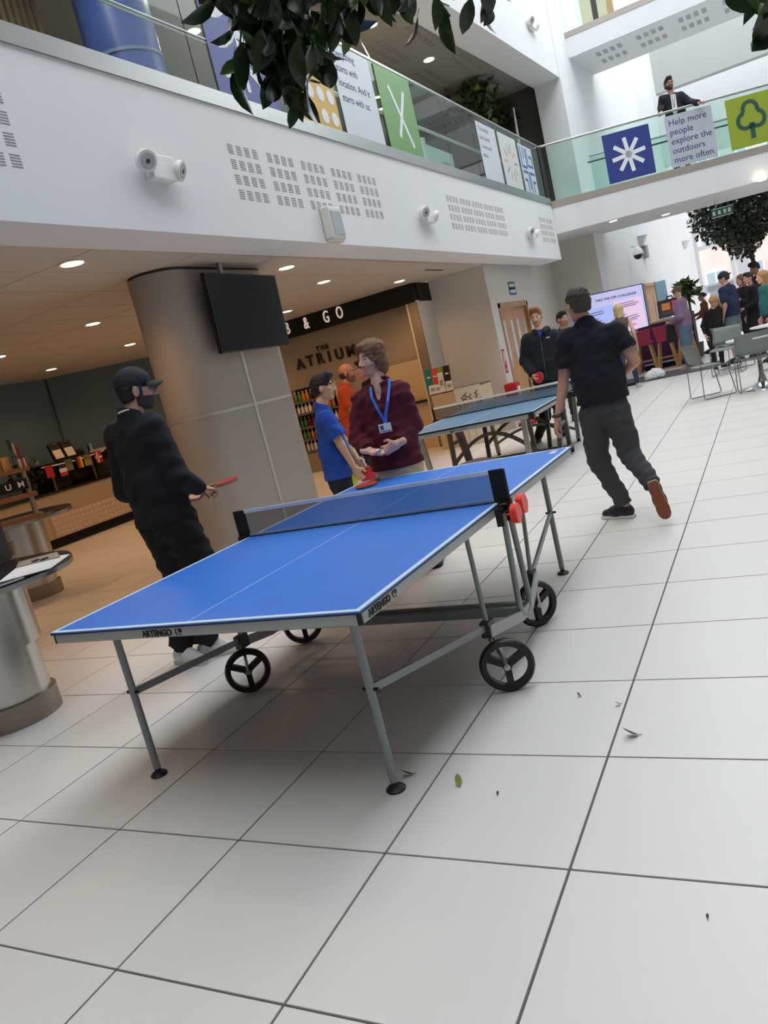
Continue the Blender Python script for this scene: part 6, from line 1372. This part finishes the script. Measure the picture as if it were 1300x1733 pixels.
MB().obox((c.x+.14, c.y-.042, zc_+.22), (w_*.42, 0, 0), (0, .003, 0), (0, .04, .13)).build('picture', M('display_pink', (190, 50, 84), .3, emit=.2), mo); MB().obox((c.x-.14, c.y-.042, zc_+.24), (w_*.28, 0, 0), (0, .003, 0), (0, .03, .08)).build('picture', M('display_orange', (196, 120, 60), .3, emit=.2), mo); MB().tube([(c.x-.1, c.y, zc_+.39), (c.x-.08, c.y, zc_+.46), (c.x+.02, c.y, zc_+.46), (c.x+.04, c.y, zc_+.39)], .02, 6).build('handle', BLACK, mo)
c = (LILAC[1]['wrA']+LILAC[1]['wrB'])/2+V3(-.05, 0, -.06); tag(MB().prism([(c[0]-.12, c[1]-.07, c[2]-.36), (c[0]+.12, c[1]-.07, c[2]-.36), (c[0]+.08, c[1]-.07, c[2]+.03), (c[0]-.06, c[1]-.07, c[2]+.05)], (0, .14, 0)).build('dark_bag', M('bag_dark', (30, 36, 40), .8)), 'dark bag held by the girl in lilac', 'bag')
# plant on the bar
bush('bar_plant', 'spiky green plant standing behind the bar', onpl(1163, 490, (0, YB+1.2, 0), (0, 1, 0)), 120, .24, .28, .26, 0., [LG2, LG2, LG3], .18, 11)
# counter screen behind (reception)
# ---- floor mat and towel
m0, m1 = onz(1078, 656), onz(1188, 626)
mt = tag(MB().box(m0.x-.7, m1.x+.3, 13.7, 15.2, .0005, .012).build('floor_mat', M('mat_grey', (84, 82, 82), .9, bump=.2, bscale=200)), 'long dark grey mat in front of the bar', 'mat')
c = onz(1109, 642); F = Field(); F.ell((c.x, c.y+.1, .09), (.16, .13, .14), .05).ell((c.x-.11, c.y+.05, .06), (.11, .11, .12), .04).ell((c.x+.11, c.y+.07, .08), (.10, .10, .12), .04); F.wr = (.009, 30, 1.7); F.keep((0, 0, .013), (0, 0, -1)); v, q_ = F.mesh(.012)
tag(Geo().add(v, q_).build('towel', M('towel_white', (240, 240, 242), .9)), 'crumpled white towel lying on the dark mat', 'towel')
# ---- grey shell chairs with sled frames
SHELL = M('shell_grey', (118, 126, 124), .5, var=.04, scale=6)
def chair_mesh():
    # local: seat centre at origin, facing +Y
    out = {}
    def grid(f, nu, nv, th):
        vs = []; fs = []
        for k in (0, 1):
            for j in range(nv+1):
                for i in range(nu+1):
                    p, n = f(i/nu, j/nv); vs.append(p+n*(th if k else 0))
        N = (nu+1)*(nv+1); id_ = lambda k, i, j: k*N+j*(nu+1)+i
        for j in range(nv):
            for i in range(nu): fs += [(id_(0, i, j), id_(0, i+1, j), id_(0, i+1, j+1), id_(0, i, j+1)), (id_(1, i, j+1), id_(1, i+1, j+1), id_(1, i+1, j), id_(1, i, j))]
        for i in range(nu): fs += [(id_(0, i+1, 0), id_(0, i, 0), id_(1, i, 0), id_(1, i+1, 0)), (id_(0, i, nv), id_(0, i+1, nv), id_(1, i+1, nv), id_(1, i, nv))]
        for j in range(nv): fs += [(id_(0, 0, j), id_(0, 0, j+1), id_(1, 0, j+1), id_(1, 0, j)), (id_(0, nu, j+1), id_(0, nu, j), id_(1, nu, j), id_(1, nu, j+1))]
        return MB().add(vs, fs, True)
    def seat(u, v):
        x = (u-.5)*.46; y = (v-.5)*.44; z = .455+.015*(2*u-1)**2-.02*max(0, v-.75)*4*.5+.01*(1-v); return Vector((x, y, z)), Vector((0, 0, -1))
    def back(u, v):
        a_ = (u-.5); x = a_*.50*(1-.06*v); y = -.215-.10*v+.10*(2*a_)**2*.55; z = .52+.30*v; return Vector((x, y, z)), Vector((0, -1, 0))
    out['seat'] = grid(seat, 8, 6, .012).mesh('seat', SHELL); out['backrest'] = grid(back, 10, 5, .012).mesh('backrest', SHELL)
    WIRE = M('wire_chrome', (128, 130, 132), .25, .9)
    for nm, s in (('frame_left', -1), ('frame_right', 1)):
        x = s*.235
        out[nm] = MB().tube([(x*.92, -.20, .55), (x, -.215, .46), (x*1.02, -.23, .03), (x*1.02, -.21, .011), (x*1.02, .22, .011), (x*1.02, .24, .03), (x, .17, .44), (x*.95, .10, .447), (x*.95, -.2, .447)], .0075, 7).mesh('sled_frame', WIRE)
    out['cross_wire'] = MB().tube([(-.22, .02, .438), (.22, .02, .438)], .006, 6).tube([(-.22, -.15, .438), (.22, -.15, .438)], .006, 6).mesh('cross_wire', WIRE)
    return out
CHM = chair_mesh()
def chair(label, x, y, rz, s=1.):
    t = thing('cafe_chair', label, 'chair', (x, y, 0), rz, 'grey shell chairs'); t.scale = (s, s, s)
    for k, me in CHM.items(): local(link({'frame_left': 'sled_frame', 'frame_right': 'sled_frame'}.get(k, k), me), t)
    return t
a_, b_ = onz(1173, 676), onz(1198, 678)            # front chair: the two rear runners' corners
TAB = onz(1282, 662)
chair('grey shell chair with sled frame nearest the long wall, facing right', a_.x*.5+b_.x*.5+.17, a_.y*.5+b_.y*.5+.12, math.radians(-62))
c = onz(1248, 668); chair('grey shell chair seen from behind at the round table', c.x+.27, c.y+.18, math.radians(8))
c = onz(1230, 640); chair('grey shell chair on the far side of the round table', c.x+.02, c.y+.75, math.radians(170))
chair('grey shell chair farther back by the second table', c.x+.10, c.y+1.55, math.radians(-60))
WT = M('white_laminate', (232, 232, 230), .35)
def rtable(label, x, y):
    t = thing('round_table', label, 'table', (x, y, 0), 0, 'round white tables'); MB().lathe([(0, .72), (.39, .72), (.40, .73), (.40, .745), (0, .745)], (x, y, 0), 40).build('tabletop', WT, t)
    MB().lathe([(0, 0), (.28, 0), (.275, .012), (.16, .04), (.07, .09), (.035, .20), (.03, .55), (.05, .70), (.08, .72)], (x, y, 0), 28).build('pedestal', CHROME, t)
rtable('round white table with trumpet-shaped steel foot among the grey chairs', TAB.x+.08, TAB.y+.30); rtable('second round white table farther back at the right edge', TAB.x+.35, TAB.y+2.6)
# ---- glazed end wall
FRW = M('frame_white', (222, 224, 226), .5)
GE = YG; xw0 = (SW0+SWD*LE).x
gz = struct(thing('window_1', 'white-framed glazed end wall with doors', 'window', (xw0, GE, 0))); del gz['category']
def bars(px, py): return ony(px, py, GE)
GX1 = 7.2
tr_z = [bars(1240, 468).z, bars(1200, 415).z, 5.2]
zd = bars(1225, 483).z
for z, h_ in ((zd, .30), (bars(1195, 418).z, .14), (bars(1190, 380).z+.9, .12)): MB().box(xw0-.1, GX1, GE, GE+.12, z-h_/2, z+h_/2).build('transom', FRW, gz)
xs_ = [bars(1207, 520).x, bars(1249, 500).x, bars(1262, 500).x, bars(1275, 500).x+.4]
cols_ = [xw0+.02, xs_[1], xs_[1]+.45, xs_[1]+1.6, xs_[1]+2.9, xs_[1]+4.2]
for x in cols_: MB().box(x-.07, x+.07, GE-.02, GE+.14, 0, 7.5).build('mullion', FRW, gz)
for x0, x1 in zip(cols_[:-1], cols_[1:]):
    for z0, z1 in ((.05, zd-.15), (zd+.15, bars(1195, 418).z-.07), (bars(1195, 418).z+.07, bars(1190, 380).z+.84)): MB().box(x0+.07, x1-.07, GE+.04, GE+.055, z0, z1).build('pane', CLEAR, gz)
MB().box(xs_[1]+.1, xs_[1]+.38, GE-.01, GE+.1, 0, 7).build('infill_panel', FRW, gz)
p = bars(1196, 484); MB().box(xw0+.2, xs_[1]-.1, GE-.16, GE-.02, zd-.10, zd+.08).build('door_closer', M('closer_grey', (150, 156, 156), .5), gz)
MB().box(xw0-.2, GX1, GE, GE+.3, 7.0, 9.0).build('upper_wall', WHITE, gz)
# brick building outside
BRK = M('pink_brick', (214, 180, 172), .85, var=.12, scale=2)
ob = thing('brick_building', 'pink brick building with white windows outside the glass', 'building', (2, GE+9, 0))
MB().box(-9, 14, GE+9, GE+14, 0, 13).build('wall', BRK, ob)
for i in range(9):
    for j in range(4):
        x, z = -3.2+i*1.55, .9+j*2.6
        f_ = MB().box(x-.45, x+.45, GE+8.93, GE+9.02, z, z+1.5).build('window', FRW, ob); MB().box(x-.37, x-.03, GE+8.91, GE+8.94, z+.08, z+1.42).box(x+.03, x+.37, GE+8.91, GE+8.94, z+.08, z+1.42).build('pane', M('far_pane', (150, 160, 168), .2), f_)
tag(MB().box(-12, 16, GE+.4, GE+9, -.10, -.005).build('pavement', M('paving', (176, 172, 166), .85, var=.08, scale=2)), 'grey paving outside the glazed end', 'pavement')
# ---- indoor tree in front of the glazing
tc = br(1236, 388, 0); tc = atd(1246, 384, 19.0)
tr_ = thing('indoor_tree', 'dark leafy indoor tree seen under the bridge', 'tree', (tc.x+.1, tc.y, 0)); rnd = random.Random(21)
MB().tube([(tc.x+.35, tc.y, .3), (tc.x+.30, tc.y, 1.6), (tc.x+.15, tc.y, tc.z)], [.07, .06, .04], 10).build('trunk', M('bark', (70, 60, 50), .9), tr_)
MB().lathe([(0, 0), (.32, 0), (.40, .55), (.36, .55), (0, .48)], (tc.x+.35, tc.y, 0), 24).build('pot', M('pot_grey', (90, 92, 92)), tr_)
mb = MB()
for k in range(6500):
    while True:
        u = Vector((rnd.uniform(-1, 1), rnd.uniform(-1, 1), rnd.uniform(-1, 1)))
        if u.length < 1: break
    b_ = Vector((tc.x+.42+u.x*1.45, tc.y+u.y*1.2, tc.z+.30+u.z*.88+.18*math.sin(5*u.x)+.1*math.sin(9*u.x+3*u.y))); d_ = Vector((rnd.gauss(0, 1), rnd.gauss(0, 1), rnd.gauss(-.5, .7))).normalized(); s_ = d_.cross(Vector((rnd.random(), rnd.random(), 1))).normalized()*.036
    mb.add([b_, b_+d_*.07+s_, b_+d_*.14, b_+d_*.07-s_], [(0, 1, 2, 3)])
o = mb.build('foliage', LG1, tr_); o['kind'] = 'stuff'
st_ = MB()
for k in range(12): a_ = rnd.uniform(0, 6.28); st_.tube([(tc.x+.2, tc.y, tc.z-.3), (tc.x+.25+math.cos(a_)*.4, tc.y+math.sin(a_)*.4, tc.z+.1), (tc.x+.25+math.cos(a_)*.9, tc.y+math.sin(a_)*.8, tc.z+rnd.uniform(.0, .6))], [.03, .018, .008], 6)
st_.build('branches', M('bark', (70, 60, 50)), tr_)

# ================================================================== leaves hanging into the top of the frame
def leaf_mesh(L, w_, bend, m):
    n = 5; vs = []; fs = []
    for i in range(n+1):
        t = i/n; ww = w_*math.sin(math.pi*min(1, t*.92+.05))**.8*(1 if t < 1 else 0); z = -bend*t*t*L
        vs += [(-ww, t*L, z+ww*.35), (0, t*L, z), (ww, t*L, z+ww*.35)]
    for i in range(n): a_ = i*3; fs += [(a_, a_+1, a_+4, a_+3), (a_+1, a_+2, a_+5, a_+4)]
    mb = MB().add(vs, fs, True); mb.tube([(0, -.25*L, .02*L), (0, 0, 0)], .0012, 4); return mb.mesh('leaf', m)
HL1 = M('leaf_gloss_dark', (34, 52, 26), .32, var=.25, scale=20); HL2 = M('leaf_gloss_mid', (66, 96, 38), .32, var=.25, scale=20)
LM = [leaf_mesh(.100, .024, .3, HL1), leaf_mesh(.088, .023, .5, HL1), leaf_mesh(.090, .021, .2, HL2), leaf_mesh(.105, .027, .4, HL1), leaf_mesh(.095, .024, .3, HL1)]
def branch(label, stems, n, depth, seed, spread):
    rnd = random.Random(seed); S0 = atd(stems[0][0][0], stems[0][0][1], depth); t = thing('hanging_branch', label, 'branch', tuple(S0)); tw = MB(); pts = []
    for s_ in stems:
        ps = [atd(x, y, depth+rnd.uniform(-.12, .12)) for x, y in s_]; tw.tube(ps, [.006-.004*i/max(1, len(ps)-1) for i in range(len(ps))], 6)
        for a_, b_ in zip(ps[:-1], ps[1:]):
            for k in range(6): pts.append(a_+(b_-a_)*k/6)
        pts.append(ps[-1])
    tw.build('twigs', M('twig_green', (70, 80, 44), .7), t)
    for k in range(n):
        p = pts[k % len(pts)] if k < len(pts) else rnd.choice(pts); p = p+Vector((rnd.gauss(0, spread), rnd.gauss(0, spread*1.3), rnd.gauss(0, spread*.7)))
        d_ = Vector((rnd.gauss(0, .55), rnd.gauss(0, .55), -1+rnd.gauss(0, .35))).normalized(); x_ = d_.cross(Vector((rnd.gauss(0, 1), rnd.gauss(0, 1), rnd.gauss(0, .4)))).normalized(); z_ = x_.cross(d_); s = rnd.uniform(.75, 1.25)
        o = link('leaf', rnd.choice(LM)); o.matrix_world = Matrix(((x_.x*s, d_.x*s, z_.x*s, p.x), (x_.y*s, d_.y*s, z_.y*s, p.y), (x_.z*s, d_.z*s, z_.z*s, p.z), (0, 0, 0, 1))); o.parent = t; o.matrix_parent_inverse = t.matrix_basis.inverted()
    return t
branch('leafy green branch hanging down in front of the balcony posters', [[(430, -120), (425, -30), (410, 40), (402, 110)], [(470, -120), (470, 0), (480, 80), (492, 150)], [(500, -120), (505, -10), (520, 60), (535, 90)], [(455, -60), (450, 30), (455, 95), (470, 140)], [(400, -80), (395, -20), (385, 10)], [(540, -100), (555, -20), (570, 30)]], 215, 2.3, 31, .034)
branch('leaf cluster along the top edge right of the big branch', [[(600, -120), (640, -40), (690, 0)], [(640, -80), (700, -15), (760, 10)], [(740, -100), (800, -40), (840, -10)], [(540, -90), (600, -30), (650, -5)]], 62, 2.3, 35, .030)
branch('dark leaf cluster in the top right corner', [[(1330, -120), (1300, -50), (1262, -15)], [(1340, -80), (1310, -10), (1288, 20)], [(1260, -90), (1235, -45)]], 26, 2.0, 38, .024)
# ---- fallen leaves on the floor
def fallen(label, px, py, L, col, rz, curl=.5):
    c = onz(px, py); me = leaf_mesh(L, L*.30, -curl, M('dry_%d_%d_%d' % col, col, .8, var=.3, scale=40)); o = link('fallen_leaf', me); o.location = (c.x, c.y, .004); o.rotation_euler = (.12, .3, rz); return tag(o, label, 'leaf', 'fallen leaves on the floor')
fallen('brown dry leaf on the floor right of the wheel', 1081, 1245, .055, (92, 76, 66), 1.9); fallen('green leaf on the floor right of the near leg', 778, 1332, .045, (130, 136, 70), .6); fallen('dark curled leaf beside the near right leg', 700, 1311, .045, (70, 54, 44), 2.2, .5); fallen('tiny dark leaf scrap near the green leaf', 842, 1347, .014, (70, 70, 66), .2); fallen('tiny brown scrap on the tile behind the wheel', 983, 1180, .022, (96, 90, 86), 1.); fallen('small brown scrap beside the long floor joint', 1051, 1192, .025, (104, 92, 84), 2.4); fallen('tiny scrap at the right edge of the floor', 1198, 1557, .012, (90, 86, 84), .2)
